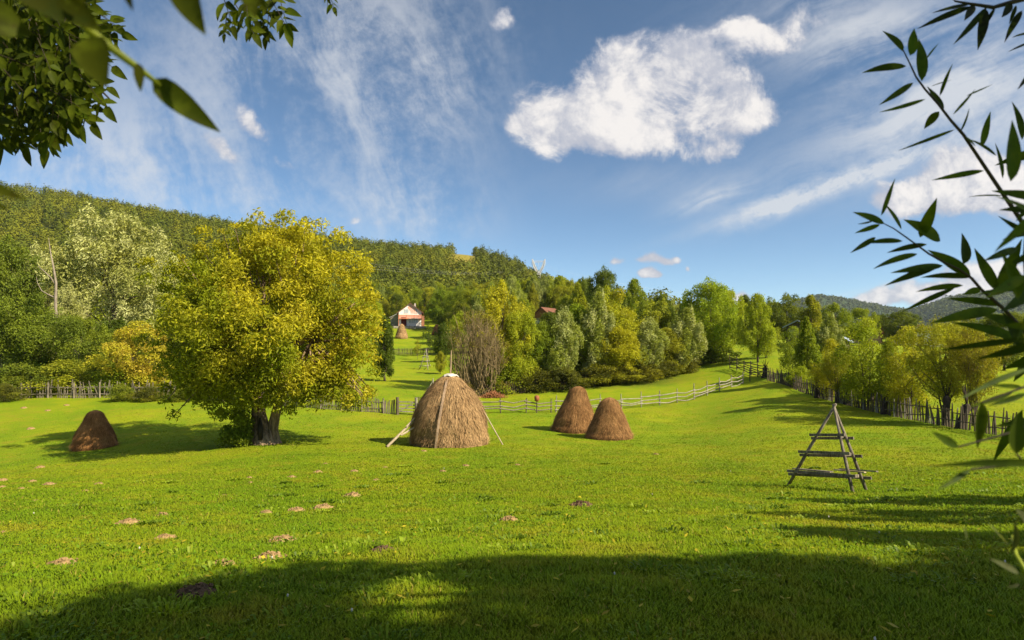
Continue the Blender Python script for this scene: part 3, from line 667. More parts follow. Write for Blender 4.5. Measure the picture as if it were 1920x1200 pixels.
# ---- wooded slope round the houses: rounded trees up to 235 m
def slope_trees():
    rng = np.random.default_rng(77); r2 = random.Random(9); spots = []
    for q in range(40000):
        if len(spots) >= 230: break
        Y = math.sqrt(rng.uniform(112**2, 250**2)); px = rng.uniform(-60, 1125)
        if px < 690 and rng.random() < .8: continue
        if 690 < px < 822 and Y < 204: continue
        if 800 <= px < 862 and Y < 168: continue
        if px > 862 and Y < 108+rng.random()*40: continue
        if 985 < px < 1060 and Y < 158: continue
        if 1062 < px < 1122 and Y > 170: continue
        g = gpt(px, Y); dm = 5.2 if px > 690 else 8
        if any((g[0]-s[0])**2+(g[1]-s[1])**2 < dm**2 for s in spots): continue
        spots.append((*g, px, Y))
    for (x, y, z, px, Y) in spots:
        Hm = r2.uniform(7, 12); q = r2.random()
        key = ('silver%d' % r2.randrange(2)) if q < .24 else ('tall%d' % r2.randrange(3)) if q < .42 else ('round%d' if q < .75 else 'oval%d') % r2.randrange(3)
        base = np.array(r2.choice([G_MID, G_MID, G_DARK, G_LIT, G_OLIVE]) if 'silver' not in key else G_SILV)*r2.uniform(.8, 1.15)
        cd, td, H0, W0 = PROTO[key]; Wm = Hm*r2.uniform(.62, .85)*(.7 if 'tall' in key or 'silver' in key else 1)
        lab = 'silvery windblown tree on the wooded slope around the red house' if 'silver' in key else 'rounded green tree on the wooded slope around the red house'
        e = empty('hillside_tree', (x, y, z-.2), r2.uniform(0, 6.28), lab, 'tree', 'silvery trees on the wooded slope' if 'silver' in key else 'green trees on the wooded slope')
        e.scale = (Wm/W0, Wm/W0, Hm/H0)
        c = bpy.data.objects.new('crown', cd); COL.objects.link(c); c.parent = e; c.color = (*base, r2.uniform(.1, .65))
        t = bpy.data.objects.new('trunk', td); COL.objects.link(t); t.parent = e
slope_trees()

# ---- far-off wood on the hill: one mass
def dome_mass(rng, P, Rr, Hh, K, L, dark=None):
    n = len(P); d = rng.normal(size=(n, K, 3)); d[..., 2] = np.abs(d[..., 2])*.9+.05; d /= np.linalg.norm(d, axis=2)[..., None]
    lob = 1+.22*np.sin(d[..., 0]*5+rng.uniform(0, 6, (n, 1)))*np.sin(d[..., 1]*5+rng.uniform(0, 6, (n, 1)))+rng.uniform(-.12, .12, (n, K))
    p = P[:, None]+d*lob[..., None]*np.stack([Rr, Rr, Hh], -1)[:, None]
    p = p.reshape(-1, 3); d = d.reshape(-1, 3); m = len(p)
    nor = d+rng.normal(size=(m, 3))*.28; nor /= np.linalg.norm(nor, axis=1)[:, None]
    a = np.cross(nor, rng.normal(size=(m, 3))); a /= np.linalg.norm(a, axis=1)[:, None]; b = np.cross(nor, a)
    s = L*rng.uniform(.6, 1.3, m)[:, None]
    V = np.stack([p-a*s*.5, p+b*s*.4, p+a*s*.5, p-b*s*.4], 1).reshape(-1, 3)
    return V, np.arange(4*m).reshape(m, 4), rng.random(m), np.repeat(np.clip(rng.random(n)*.85+(0 if dark is None else dark), 0, 1), K)
def hill_forest():
    rng = np.random.default_rng(4); pts = []
    lr = np.sqrt(rng.uniform(228**2, 760**2, 60000)); th = rng.uniform(-.86, .36, 60000)
    X = lr*np.sin(th); Y = lr*np.cos(th); cell = {}; keep = []
    for i in range(len(X)):
        dmin = 8.0+lr[i]*.0028; key = (int(X[i]//11), int(Y[i]//11)); ok = True
        for a in (-1, 0, 1):
            for b in (-1, 0, 1):
                for j in cell.get((key[0]+a, key[1]+b), ()):
                    if (X[i]-X[j])**2+(Y[i]-Y[j])**2 < dmin*dmin: ok = False; break
        if ok: cell.setdefault(key, []).append(i); keep.append(i)
    X = X[keep]; Y = Y[keep]; Z = height(X, Y); P = np.stack([X, Y, Z], -1)
    px, py, d = project(P); r_ = np.hypot(X, Y)
    gap = (np.abs(px-867) < 30*(.6+.5*rng.random(len(px)))) & (Y > 470) | ((px > 1060) & (px < 1130) & (Y < 262)) | ((fnoise(X*.02, Y*.02, 8, 2) > .62) & (px > 700)) | ((np.abs(px-1010) < 13) & (Y > 455) & (Y < 535))
    P = P[~gap]; px = px[~gap]; n = len(P)
    con = (rng.random(n) < np.where((px > 895) & (px < 990), .6, .04))
    Rr = rng.uniform(3.8, 7.4, n)*np.where(con, .55, 1); Hh = rng.uniform(6.5, 10.5, n)*np.where(con, 1.25, 1); P[:, 2] -= 0.5
    dark = np.where(con, -.6, 0)+fnoise(P[:, 0]*.012, P[:, 1]*.012, 2, 3)*.45
    V, Q, v, v2 = dome_mass(rng, P, Rr, Hh, 330, 1.15, dark)
    o = mesh('hill_forest', V, [Q], M['forest'], attrs={'v': v, 'v2': v2}); o.color = (.088, .122, .012, .75)
    tag(o, 'dense mixed autumn wood covering the hill', 'forest', kind='stuff')
    # far ridge
    F = FARV.reshape(-1, 3); k = rng.integers(0, len(F), 22000); F = F[k]+rng.normal(size=(22000, 3))*np.array([8, 12, 0]); F[:, 2] -= 1
    V, Q, v, v2 = dome_mass(rng, F, rng.uniform(5, 8, 22000), rng.uniform(7, 12, 22000), 14, 5.5, None)
    o = mesh('far_forest', V, [Q], M['forest'], attrs={'v': v, 'v2': v2}); o.color = (.060, .088, .026, .25)
    tag(o, 'dark wood covering the far blue ridge', 'forest', kind='stuff')
    print('forest', n)
hill_forest()

# ---- the great walnut
def walnut():
    rng = np.random.default_rng(12); Y = 34.0; g = gpt(492, Y)
    e = empty('walnut_tree', g, 0, 'great spreading walnut tree turning yellow on the left meadow', 'tree')
    S = Y/FPX
    lob = [  # photo centre, half sizes, depth offset, half depth
        (500, 580, 172, 148, 0, 5.0), (430, 520, 130, 100, .5, 4.0), (585, 515, 98, 88, -.4, 3.8), (400, 628, 82, 96, -.8, 3.2), (635, 600, 64, 105, .2, 3.2),
        (655, 690, 52, 66, -.5, 2.3), (372, 570, 46, 72, .4, 2.3), (520, 474, 105, 54, 0, 3.2), (385, 690, 34, 28, -1.0, 1.6), (520, 690, 110, 48, -2.4, 2.0), (430, 698, 52, 38, -2.0, 1.8), (600, 705, 60, 42, -1.6, 1.8), (520, 716, 85, 28, -2.6, 1.5), (500, 590, 150, 120, -3.8, 3.0)]
    C = []
    for (px, py, rx, ry, dy, rd) in lob:
        c = at(px, py, Y)-g; c[1] = dy
        n = int(12+rx*ry/620)
        for q in range(n):
            d = rng.normal(size=3); d /= np.linalg.norm(d); f = rng.uniform(.30, 1.0)
            p = c+d*f*np.array([rx*S, rd, ry*S]); r_ = rng.uniform(.35, 1.0)
            C.append([*p, r_*1.1, r_*1.1, r_*1.0])
    for px, py, dy in [(470, 756, -2.2), (540, 752, -2.0), (560, 766, -1.4), (430, 764, -1.6), (505, 748, -2.4), (585, 742, -1.5)]:
        p = at(px, py, Y)-g; p[1] = dy; C.append([*p, .5, .5, .45])
    # ragged twigs on the skyline
    for px, py in [(455, 422), (490, 414), (520, 409), (548, 414), (570, 418), (600, 424), (625, 435), (650, 450), (385, 440), (365, 465), (690, 510), (700, 560), (308, 545), (304, 570), (705, 625), (700, 700), (690, 735), (660, 752), (395, 752), (345, 745), (310, 690), (305, 735)]:
        p = at(px, py, Y)-g; p[1] = rng.uniform(-1, 1); C.append([*p, .55, .55, .5])
    for q in range(150):       # sprays at the rim
        a = rng.uniform(0, 2*math.pi); ex = rng.uniform(.93, 1.06); px_ = 498+194*ex*math.cos(a); py_ = 594-162*ex*math.sin(a)
        p = at(px_, min(py_, 752), Y)-g; p[1] = rng.uniform(-2.5, 2.5); s = rng.uniform(.18, .48); C.append([*p, s*1.2, s*1.2, s*.9])
    for q in range(46):        # hanging ends low on both sides
        px_ = rng.uniform(320, 440) if q % 2 else rng.uniform(610, 706); py_ = rng.uniform(700, 775 if q % 2 else 768); p = at(px_, py_, Y)-g; p[1] = rng.uniform(-2.5, 1.5); s = rng.uniform(.2, .5); C.append([*p, s, s, s*1.1])
    C = np.array(C); zt = C[:, 2].max()
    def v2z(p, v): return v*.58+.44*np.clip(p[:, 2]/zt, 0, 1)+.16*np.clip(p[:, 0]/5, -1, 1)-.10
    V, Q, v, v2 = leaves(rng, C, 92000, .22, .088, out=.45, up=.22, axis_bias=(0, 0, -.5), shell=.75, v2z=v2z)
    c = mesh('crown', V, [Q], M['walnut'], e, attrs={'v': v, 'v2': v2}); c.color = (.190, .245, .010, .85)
    mb = MB()
    def P(px, py, dy=0): 
        q = at(px, py, Y)-g; q[1] = dy; return q
    B = np.array([0, 0, -.3])
    mb.tube([P(497, 842, -.1), P(496, 826, -.1), P(491, 805, 0), P(484, 780, .1), P(479, 750, .2), P(477, 715, .3)], [.80, .60, .44, .35, .31, .28], 12, rough=.12, rng=rng)
    mb.tube([P(515, 842, .1), P(512, 828, .1), P(510, 806, .1), P(514, 782, .1), P(521, 755, .1), P(528, 725, 0), P(530, 690, 0)], [.48, .36, .30, .26, .24, .22, .2], 10, rough=.1, rng=rng)
    mb.tube([P(470, 842, -.3), P(478, 825, -.2), P(486, 805, -.1), P(487, 780, 0)], [.30, .30, .30, .28], 8, rough=.1, rng=rng)
    main = [(P(483, 715, .3), P(440, 600, .5)), (P(483, 715, .3), P(490, 560, .3)), (P(528, 690, 0), P(560, 560, 0)), (P(528, 690, 0), P(620, 610, -.4)), (P(483, 715, .3), P(385, 640, -.8)), (P(528, 690, 0), P(520, 600, -1.5))]
    for a, b in main:
        mid = a*.5+b*.5+rng.normal(size=3)*.3; mb.tube([a, mid, b, b+(b-mid)*.8+np.array([0, 0, .3])], [.27, .2, .13, .05], 6)
    for i in list(rng.choice(len(C)-46, 70, replace=False))+list(range(len(C)-46, len(C))):
        b = C[i, :3]; k = min(main, key=lambda m: np.linalg.norm(m[1]-b)); a = k[0]*.4+k[1]*.6
        mid = a*.5+b*.5+np.array([0, 0, .15])+rng.normal(size=3)*.25; mb.tube([a, mid, b], [.08, .05, .018], 4, cap=False)
    mb.build('trunk', M['bark_walnut'], e, smooth=True)
    fl = MB()   # hollow and exposed pale wood at the foot
    fl.tube([P(511, 836, -.52), P(508, 822, -.48), P(504, 806, -.42)], [.16, .11, .03], 5); fl.tube([P(519, 836, -.38), P(514, 822, -.36), P(510, 804, -.3)], [.09, .07, .03], 5)
    tag(fl.build('bare_wood', M['plank'], e, smooth=True), 'strip of bare reddish wood at the foot of the trunk')
    hl = MB(); hl.tube([P(497, 822, -.62), P(496, 800, -.56), P(493, 782, -.40)], [.12, .16, .05], 6)
    hl.build('hollow', M['twig_dark'], e, smooth=True)
    # suckers round the foot: a bush of its own
    s = empty('sucker_bush', g+np.array([-1.1, -.5, 0]), 0, 'dark leafy sucker bush at the left foot of the walnut trunk', 'bush')
    rng = np.random.default_rng(5)
    Cb = np.array([[*(rng.uniform(-1, 1, 3)*np.array([.75, .6, 0])+np.array([0, 0, rng.uniform(.15, 1.75)])), .38, .38, .34] for q in range(34)])
    V, Q, v, v2 = leaves(rng, Cb, 5200, .15, .08); c = mesh('foliage', V, [Q], M['leaf'], s, attrs={'v': v, 'v2': v2}); c.color = (*G_MID, .3)
    mb = MB()
    for q in range(10):
        b = Cb[q, :3]; mb.tube([np.array([b[0]*.3+.3, b[1]*.3, -.1]), b*.5+np.array([.2, 0, .1]), b], [.03, .02, .008], 4)
    mb.build('stems', M['twig_brown'], s)
walnut()

# ---- bare brown thicket in front of the belt
def thicket():
    rng = np.random.default_rng(8); Y = 64.0; g = gpt(893, Y); e = empty('thicket', g, 0, 'tall leafless brown thicket of thin upright stems above the haystack', 'shrub')
    mb = MB(); S = Y/FPX; tips = []
    for q in range(210):
        a = rng.uniform(-1, 1); z = rng.uniform(.45, 1)*(1-.35*a*a)*165*S*(.96+.04*rng.random()); x = (a*52+rng.normal()*5)*S; y = rng.uniform(-2.2, 2.2)
        b = np.array([rng.normal()*.7+a*.6, rng.normal()*.5, -.2]); p2 = np.array([x, y, z]); m1 = b*.55+p2*.45+np.array([x*.12, 0, 0])+rng.normal(size=3)*.2
        mb.tube([b, m1, p2], [.05, .032, .010], 4, cap=False); tips.append(p2)
        for t in range(5):
            f = rng.uniform(.4, .95); s0 = m1+(p2-m1)*f; d = np.array([rng.normal()*.5+a*.25, rng.normal()*.4, rng.uniform(.5, 1.5)])
            mb.tube([s0, s0+d], [.020, .008], 3, cap=False)
    mb.build('stems', M['twig_brown'], e)
    C = np.array([[*t, .5, .5, .5] for t in tips[::4]]+[[rng.normal()*1.3, rng.normal(), rng.uniform(.2, 1.2), .6, .6, .5] for q in range(14)])
    V, Q, v, v2 = leaves(rng, C, 3200, .20, .08, axis_bias=(.3, 0, .5)); c = mesh('foliage', V, [Q], M['leaf'], e, attrs={'v': v, 'v2': v2}); c.color = (.15, .13, .02, .4)
thicket()
# ---- dead snag in the left wood
def snag():
    Y = 70.0; g = gpt(105, Y); e = empty('dead_tree', g, 0, 'bare pale dead snag sticking out of the left wood', 'dead tree'); mb = MB()
    P = lambda px, py, dy=0: at(px, py, Y)+np.array([0, dy, 0])-g
    mb.tube([np.array([0, 0, -.3]), P(107, 640), P(104, 570), P(105, 530), P(100, 500), P(95, 475), P(91, 446)], [.24, .20, .16, .13, .10, .06, .02], 7)
    mb.tube([P(105, 535), P(95, 520), P(82, 508), P(71, 498)], [.09, .07, .05, .02], 5); mb.tube([P(107, 560), P(90, 552), P(78, 545), P(70, 530), P(68, 518)], [.08, .07, .05, .03, .015], 5)
    mb.build('trunk', M['bark_pale'], e, smooth=True)
snag()
# ------------------------------------------------------------------ haystacks
def haystack(px, base, top, wpx, Y, mat, label, prof, seed, n, name='haystack', tilt=0.0, group=None, pole=None):
    """a lathe-like heap with thousands of hanging stalks; prof = [(height share, radius share)]"""
    rng = np.random.default_rng(seed); g = gpt(px, Y); H = EYE+ray(px, top)[1]*Y-g[2]; W = wpx/FPX*Y/2
    e = empty(name, g, 0, label, 'haystack', group)
    hs = np.array([p[0] for p in prof]); rs = np.array([p[1] for p in prof]); A_, B_ = 48, 30
    def surf(t, a):
        r = W*np.interp(t, hs, rs)*(1+.07*fnoise(np.cos(a)*1.5+seed, np.sin(a)*1.5+t*3, seed, 3)+.045*fnoise(np.cos(a)*5+seed, np.sin(a)*5+t*6, seed, 2))
        return np.stack([r*np.cos(a)+tilt*H*t, r*np.sin(a), H*t-.08*(t == 0)], -1)
    t = np.linspace(0, 1, B_)[:, None]+np.zeros((1, A_)); a = np.linspace(0, 2*math.pi, A_+1)[:-1][None]+np.zeros((B_, 1))
    V = surf(t, a).reshape(-1, 3); i = np.arange(B_-1)[:, None]*A_; j = np.arange(A_)[None]; j2 = (j+1) % A_
    Q = np.stack([i+j, i+j2, i+A_+j2, i+A_+j], -1).reshape(-1, 4)
    # stalks
    th = rng.uniform(0, 2*math.pi, n); tt = rng.beta(1.1, 1.35, n)*.99
    p0 = surf(tt, th); L = rng.uniform(.10, .30, n)*H/3*(.6+.6*rng.random(n)); dt = np.clip(L/H, 0, tt); p1 = surf(np.clip(tt-dt, 0, 1), th+rng.normal(size=n)*.05)
    on = np.stack([np.cos(th), np.sin(th), .3+0*th], -1); lift = rng.uniform(.0, .05, n)[:, None]*H/3
    p0 = p0+on*lift*.4; p1 = p1+on*(lift+.02*H/3); tip = rng.random(n) < .10; p1[tip] += on[tip]*rng.uniform(.03, .13, tip.sum())[:, None]; low = p1[:, 2] < .12*H; p1[low] += on[low]*np.array([1, 1, 0])*rng.uniform(0, .16, low.sum())[:, None]
    p1[:, 2] = np.maximum(p1[:, 2], -.03)
    sd = np.stack([-np.sin(th), np.cos(th), 0*th], -1)*(rng.uniform(.005, .012, n)*H/3)[:, None]
    SV = np.stack([p0-sd, p0+sd, p1+sd*.5, p1-sd*.5], 1).reshape(-1, 3)
    v = np.concatenate([np.full(len(Q), .35), rng.random(n)])
    o = mesh('hay_body', np.vstack([V, SV]), [np.vstack([Q, np.arange(4*n).reshape(n, 4)+len(V)])], M[mat], e, attrs={'v': v})
    return e, g, H, W
BIG = [(0, .96), (.06, 1.0), (.25, 1.0), (.42, .95), (.52, .88), (.62, .78), (.74, .63), (.89, .38), (.95, .27), (1, .12)]
PEAR = [(0, .98), (.08, 1.0), (.28, .95), (.5, .76), (.68, .56), (.8, .46), (.9, .38), (.96, .27), (1, .08)]
CONE = [(0, .97), (.08, 1.0), (.25, .90), (.40, .77), (.53, .68), (.78, .48), (.9, .36), (.97, .2), (1, .05)]
eb, gb, Hb, Wb = haystack(843, 832, 703, 138, 33.5, 'hay', 'largest haystack, topped with a white sheet around its centre pole', BIG, 3, 46000)
haystack(1074, 808, 724, 77, 40, 'hay_old', 'taller round-headed haystack behind its smaller neighbour at the right', PEAR, 4, 24000, tilt=.12)
haystack(1140, 824, 745, 84, 36.5, 'hay_old', 'smaller pointed haystack in front of the taller round-headed one', CONE, 5, 24000, tilt=.03)
haystack(182, 838, 769, 72, 36, 'hay_brown', 'dark brown haystack standing in the shade of the walnut tree', PEAR, 6, 13000)
haystack(753, 633, 607, 24, 152, 'hay', 'small distant haystack in front of the red house', CONE, 7, 3000)
haystack(819, 629, 608, 20, 160, 'hay_old', 'distant squat haystack right of the red house beside a dark tree', CONE, 8, 2500)
def big_stack_extras():
    Y = 33.5
    P = lambda px, py, dy=0: at(px, py, Y+dy)
    mb = MB(); mb.tube([P(843, 720)-gb, P(845, 690)-gb, P(846, 657)-gb], [.055, .05, .035], 6); mb.build('centre_pole', M['plank'], eb)
    # the white sheet round the top
    rng = np.random.default_rng(3); n = 40; a = np.linspace(0, 2*math.pi, n+1)[:-1]; V = []; zt = Hb
    top = P(844, 703)
    for k, (r_, dz) in enumerate([(.03, .05), (.14, .05), (.26, .0), (.33, -.04), (.38, -.08)]):
        rr = r_*(1+.10*np.sin(a*3+1)*(k > 2)+.07*np.sin(a*7)*(k > 2)); V.append(np.stack([rr*np.cos(a)*1.05, rr*np.sin(a), dz+.05*np.sin(a*5+k)*(k > 2)+0*a], -1)+top)
    V = np.concatenate(V); i = np.arange(4)[:, None]*n; j = np.arange(n)[None]; j2 = (j+1) % n
    Q = np.stack([i+j, i+j2, i+n+j2, i+n+j], -1).reshape(-1, 4)
    o = mesh('white_sheet', V, [Q], M['plastic'], smooth=True); md = o.modifiers.new('thickness', 'SOLIDIFY'); md.thickness = .03
    tag(o, 'crumpled white sheet capping the largest haystack', 'sheet')
    mb = MB(); b = P(826, 833, -2.02); b[2] = height(b[0], b[1])-.05; t = P(842, 716, -.55); 
    pts = []
    for t_, r_ in ((0, 1.06), (.25, 1.08), (.42, 1.03), (.6, .87), (.75, .68), (.88, .47), (.93, .38)):
        x = gb[0]+(-17+16*t_)*Y/FPX; pts.append(np.array([x, gb[1]-Wb*r_, gb[2]+Hb*t_]))
    for p, q in zip(pts[:-1], pts[1:]): mb.beam(p, q+(q-p)*.02, .11, .04)
    tag(mb.build('leaning_plank', M['plank']), 'long pinkish plank leaning up the front of the largest haystack', 'plank')
    mb = MB(); b = P(726, 847, -1.6); b[2] = height(b[0], b[1])+.02; t = P(792, 774, -.6); mb.tube([b, b*.5+t*.5+np.array([0, 0, .02]), t], [.066, .06, .05], 7)
    tag(mb.build('leaning_log', M['wood_pale']), 'thick pale log leaning on the left side of the largest haystack', 'log')
    mb = MB(); b = P(752, 816, -1.35); t = P(783, 798, -.9); mb.tube([b, t], [.05, .05], 6); q = P(762, 800, -1.15); mb.tube([q, P(795, 766, -.6)], [.045, .04], 6)
    tag(mb.build('short_log', M['wood_pale']), 'short pale poles resting on the leaning log at the haystack', 'log')
    mb = MB(); b = P(943, 817, -.3); b[2] = height(b[0], b[1])-.03; t = P(898, 755, -.2); mb.tube([b, t], [.035, .03], 6)
    tag(mb.build('leaning_pole', M['wood_pale']), 'thin pale pole leaning on the right side of the largest haystack', 'pole')
big_stack_extras()

# ------------------------------------------------------------------ drying rack
def drying_rack(px_list, apex, Y, levels, label, mat='wood_rack', r=.038, name='hay_drying_rack', group=None, rails=True):
    """three poles tied at the top, rails at several heights"""
    feet = [ground(*p) if Y is None else gpt(p[0], p[1]) for p in px_list]
    c = sum(feet)/3; e = empty(name, c, 0, label, 'drying rack', group)
    ap = at(apex[0], apex[1], c[1])-c; F = [f-c for f in feet]; rng = np.random.default_rng(1)
    for f in F:
        d = (ap-f); mb = MB(); mb.tube([f-np.array([0, 0, .06]), f+d*.5+rng.normal(size=3)*.01, ap+d*.035], [r*1.1, r, r*.75], 8); mb.build('leg', M[mat], e, smooth=True)
    for k, (h, ov, plank) in enumerate(levels):
        pts = [f+(ap-f)*h for f in F]
        for a, b in ((0, 1), (0, 2), (1, 2)):
            p, q = pts[a].copy(), pts[b].copy(); u = (q-p)/np.linalg.norm(q-p); L = np.linalg.norm(q-p)
            off = np.array([u[1], -u[0], 0])*r*1.25*(1 if a == 0 and b == 1 else -1)
            dz = np.array([0, 0, .05*(k % 2)+(.045 if (a, b) == (0, 1) else -.045 if (a, b) == (0, 2) else 0)])
            mb = MB(); mb.beam(p-u*ov*L+off+dz, q+u*ov*L+off+dz, .035, .068); mb.build('rail', M[mat], e)
    return e, c, F, ap
RK = drying_rack([(1476, 910), (1600, 924), (1626, 920)], (1564, 763), None, [(.29, .10, 1), (.56, .13, 0), (.80, .26, 0)][:0]+[(.17, .12, 1), (.40, .14, 0), (.64, .22, 0)], 'three-legged grey wooden hay drying rack on the right of the meadow')
def rack_planks():
    e, c, F, ap = RK; z = .17; pts = [f+(ap-f)*z+c for f in F]; u = pts[1]-pts[0]; v = pts[2]-pts[0]; up = np.array([0, 0, .11])
    specs = [(-.04, .02, .62, .05, .13, 'wood_rack', 'dark loose plank lying along the lowest level of the drying rack'), (.45, .25, 1.10, .15, .12, 'wood_pale', 'pale loose plank across the lowest level of the drying rack'), (.72, .10, 1.22, .42, .10, 'wood_grey', 'grey loose plank sticking out at the right end of the drying rack')]
    for k, (a0, b0, a1, b1, wd, m, lab) in enumerate(specs):
        p = pts[0]+u*a0+v*b0+up+np.array([0, 0, .035*k]); q = pts[0]+u*a1*.5+v*(a1*.5+b1*.2)+up+np.array([0, 0, .035*k-.03])
        mb = MB(); mb.beam(p, q, wd, .028, .1*k); tag(mb.build('loose_plank', M[m]), lab, 'plank')
rack_planks()
drying_rack([(787, 92), (803, 90), (807, 94)], (799, 655), 1, [(.15, .15, 1), (.38, .2, 0), (.62, .3, 0)], 'weathered drying rack standing in the field below the far picket fence', 'wood_grey', .05)
drying_rack([(796, 58), (812, 56.5), (818, 59)], (812, 711), 1, [(.2, .15, 1), (.5, .2, 0)], 'small drying rack half hidden behind the left side of the largest haystack', 'wood_grey', .04)

# ------------------------------------------------------------------ fences
def path(pts, step):
    """pts: (px, depth) control points; returns ground points about step metres apart"""
    P = np.array([gpt(a, b) for a, b in pts]); d = np.concatenate([[0], np.cumsum(np.linalg.norm(np.diff(P[:, :2], axis=0), axis=1))])
    s = np.arange(0, d[-1], step); x = np.interp(s, d, P[:, 0]); y = np.interp(s, d, P[:, 1]); return np.stack([x, y, height(x, y)], -1)
def picket_fence(pts, label, h=1.15, step=.16, mat='wood_grey', seed=1, post=2.4, lean=.04, wd=.085, name='picket_fence', group=None, hv=.12, skip=0.0):
    rng = np.random.default_rng(seed); P = path(pts, step); e = empty(name, P[0], 0, label, 'fence', group); O = P[0]; mb = MB()
    t = P[-1]-P[0]; t[2] = 0; t /= np.linalg.norm(t); nrm = np.array([-t[1], t[0], 0])
    for p in P:
        if rng.random() < skip: continue
        hh = h*rng.uniform(1-hv, 1+hv); tp = p+np.array([0, 0, hh])+t*rng.normal()*lean*hh*1.5+nrm*rng.normal()*lean*hh
        mb.beam(p-O-np.array([0, 0, .05]), tp-O, wd*rng.uniform(.7, 1.25), .03, 0, .8)
    mb.build('pickets', M[mat], e)
    k = max(1, int(post/step)); pp = P[::k]
    for p in pp:
        b = MB(); b.tube([p-O-np.array([0, 0, .2])-nrm*.1, p-O+np.array([0, 0, h*1.12])-nrm*.1+t*rng.normal()*.03], [.075, .06], 6); b.build('post', M[mat], e)
    for f in (.28, .78):
        b = MB()
        for a, c in zip(pp[:-1], pp[1:]): b.beam(a-O+np.array([0, 0, h*f])-nrm*.045, c-O+np.array([0, 0, h*f+rng.normal()*.03])-nrm*.045, .035, .075)
        if len(pp) > 1: b.build('rail', M[mat], e)
    return e
picket_fence([(-60, 57), (60, 57.5), (200, 57.5), (390, 56.5)], 'old grey picket fence along the foot of the left wood', 1.25, .17, 'wood_fence', 2, lean=.09, hv=.35, skip=.25)
picket_fence([(385, 56), (500, 53), (600, 50.5)], 'weathered picket fence behind the walnut trunk', 1.2, .16, 'wood_fence', 3)
picket_fence([(604, 50.4), (690, 49.4), (745, 49.0)], 'grey picket fence between the walnut and the largest haystack', 1.05, .15, 'wood_fence', 4, post=1.9)
picket_fence([(736, 122), (770, 122), (845, 118)], 'far picket fence crossing the field below the red house', 1.25, .17, 'wood_dark', 5, post=3.8)
picket_fence([(980, 65.5), (1080, 67), (1150, 68.5), (1205, 70)], 'dark picket fence under the belt of trees behind the haystacks', 1.25, .17, 'wood_dark', 6, post=2.6)
picket_fence([(905, 64), (985, 65)], 'short dark picket fence beside the bare brown thicket', 1.2, .17, 'wood_dark', 7)
def gate():
    a = gpt(746, 48.9); b = gpt(781, 48.9); e = empty('field_gate', a, 0, 'wooden field gate with stout posts left of the largest haystack', 'gate'); O = a
    for p in (a, b):
        m = MB(); m.tube([p-O-np.array([0, 0, .2]), p-O+np.array([0, 0, 1.35])], [.13, .12], 8); m.build('gate_post', M['wood_dark'] if p is a else M['wood_grey'], e)
    m = MB()
    for z in (.25, .5, .75, 1.0): m.beam(np.array([.12, .02, z]), b-O+np.array([-.1, .02, z]), .03, .09)
    m.beam(np.array([.15, -.02, .25]), b-O+np.array([-.15, -.02, 1.0]), .03, .08)
    m.build('bars', M['wood_grey'], e)
gate()
def rail_fence(pts, label, step, mat, seed, heights=(.35, .65, .95), hp=1.25, tall=.25, broken=.08, r=.045, name='rail_fence', postmat=None, sag=.05):
    rng = np.random.default_rng(seed); P = path(pts, step); O = P[0]; e = empty(name, O, 0, label, 'fence')
    for p in P:
        b = MB(); hh = hp*rng.uniform(.9, 1.1)+(tall if rng.random() < .4 else 0); b.tube([p-O-np.array([0, 0, .2]), p-O+np.array([rng.normal()*.03, rng.normal()*.03, hh])], [.055, .04], 6); b.build('post', M[postmat or mat], e)
    for i in range(len(P)-1):
        for h in heights:
            if rng.random() < broken: continue
            j = min(len(P)-1, i+1); a = P[i]-O; c = P[j]-O; u = (c-a)*.06; z0 = h+rng.normal()*.06; z1 = h+rng.normal()*.06
            b = MB(); off = np.array([0, -.06, 0]); A1 = a-u+off+np.array([0, 0, z0]); C1 = c+u+off+np.array([0, 0, z1]); m_ = A1*.5+C1*.5-np.array([0, 0, abs(rng.normal())*sag])
            b.tube([A1, m_, C1], [r*1.2, r*1.05, r*.9], 5); b.build('rail', M[mat], e)
    return e
rail_fence([(786, 48.9), (850, 48.8), (900, 48.9), (1040, 51)], 'dark rail fence with sagging poles behind the large haystack', 2.15, 'wood_fence', 3, postmat='wood_dark', sag=.1)
rail_fence([(1042, 51), (1180, 53.2), (1300, 56.5), (1400, 62)], 'pale rail fence of crooked poles climbing the bank behind the smaller haystacks', 2.0, 'wood_grey', 4, (.25, .55, .85), r=.042, sag=.10)
rail_fence([(1405, 61.8), (1432, 60.2), (1460, 57.2)], 'short dark rail fence joining the pale rail fence to the stake fence', 2.4, 'wood_dark', 5, (.5, .9))
rail_fence([(1368, 71), (1392, 67.5), (1412, 64.6), (1436, 61)], 'dark pole gate fence rising beside the slim pale-stemmed tree', 1.9, 'wood_dark', 6, (.25, .5, .75, 1.0, 1.2), hp=1.4, broken=0, tall=.1)
def pot():
    g = gpt(1006, 50.2); e = empty('fence_pot', g, 0, 'rusty brown pot turned over a tall fence stake behind the haystacks', 'pot'); m = MB()
    m.tube([np.array([0, 0, -.2]), np.array([.02, 0, .98])], [.05, .045], 6); m.build('stake', M['wood_dark'], e)
    m = MB(); m.tube([np.array([.02, 0, z]) for z in (.93, .97, 1.1, 1.25, 1.36, 1.4)], [.10, .17, .20, .21, .15, .05], 12, rough=.04, rng=np.random.default_rng(1)); m.build('pot', M['rust'], e, smooth=True)
pot()
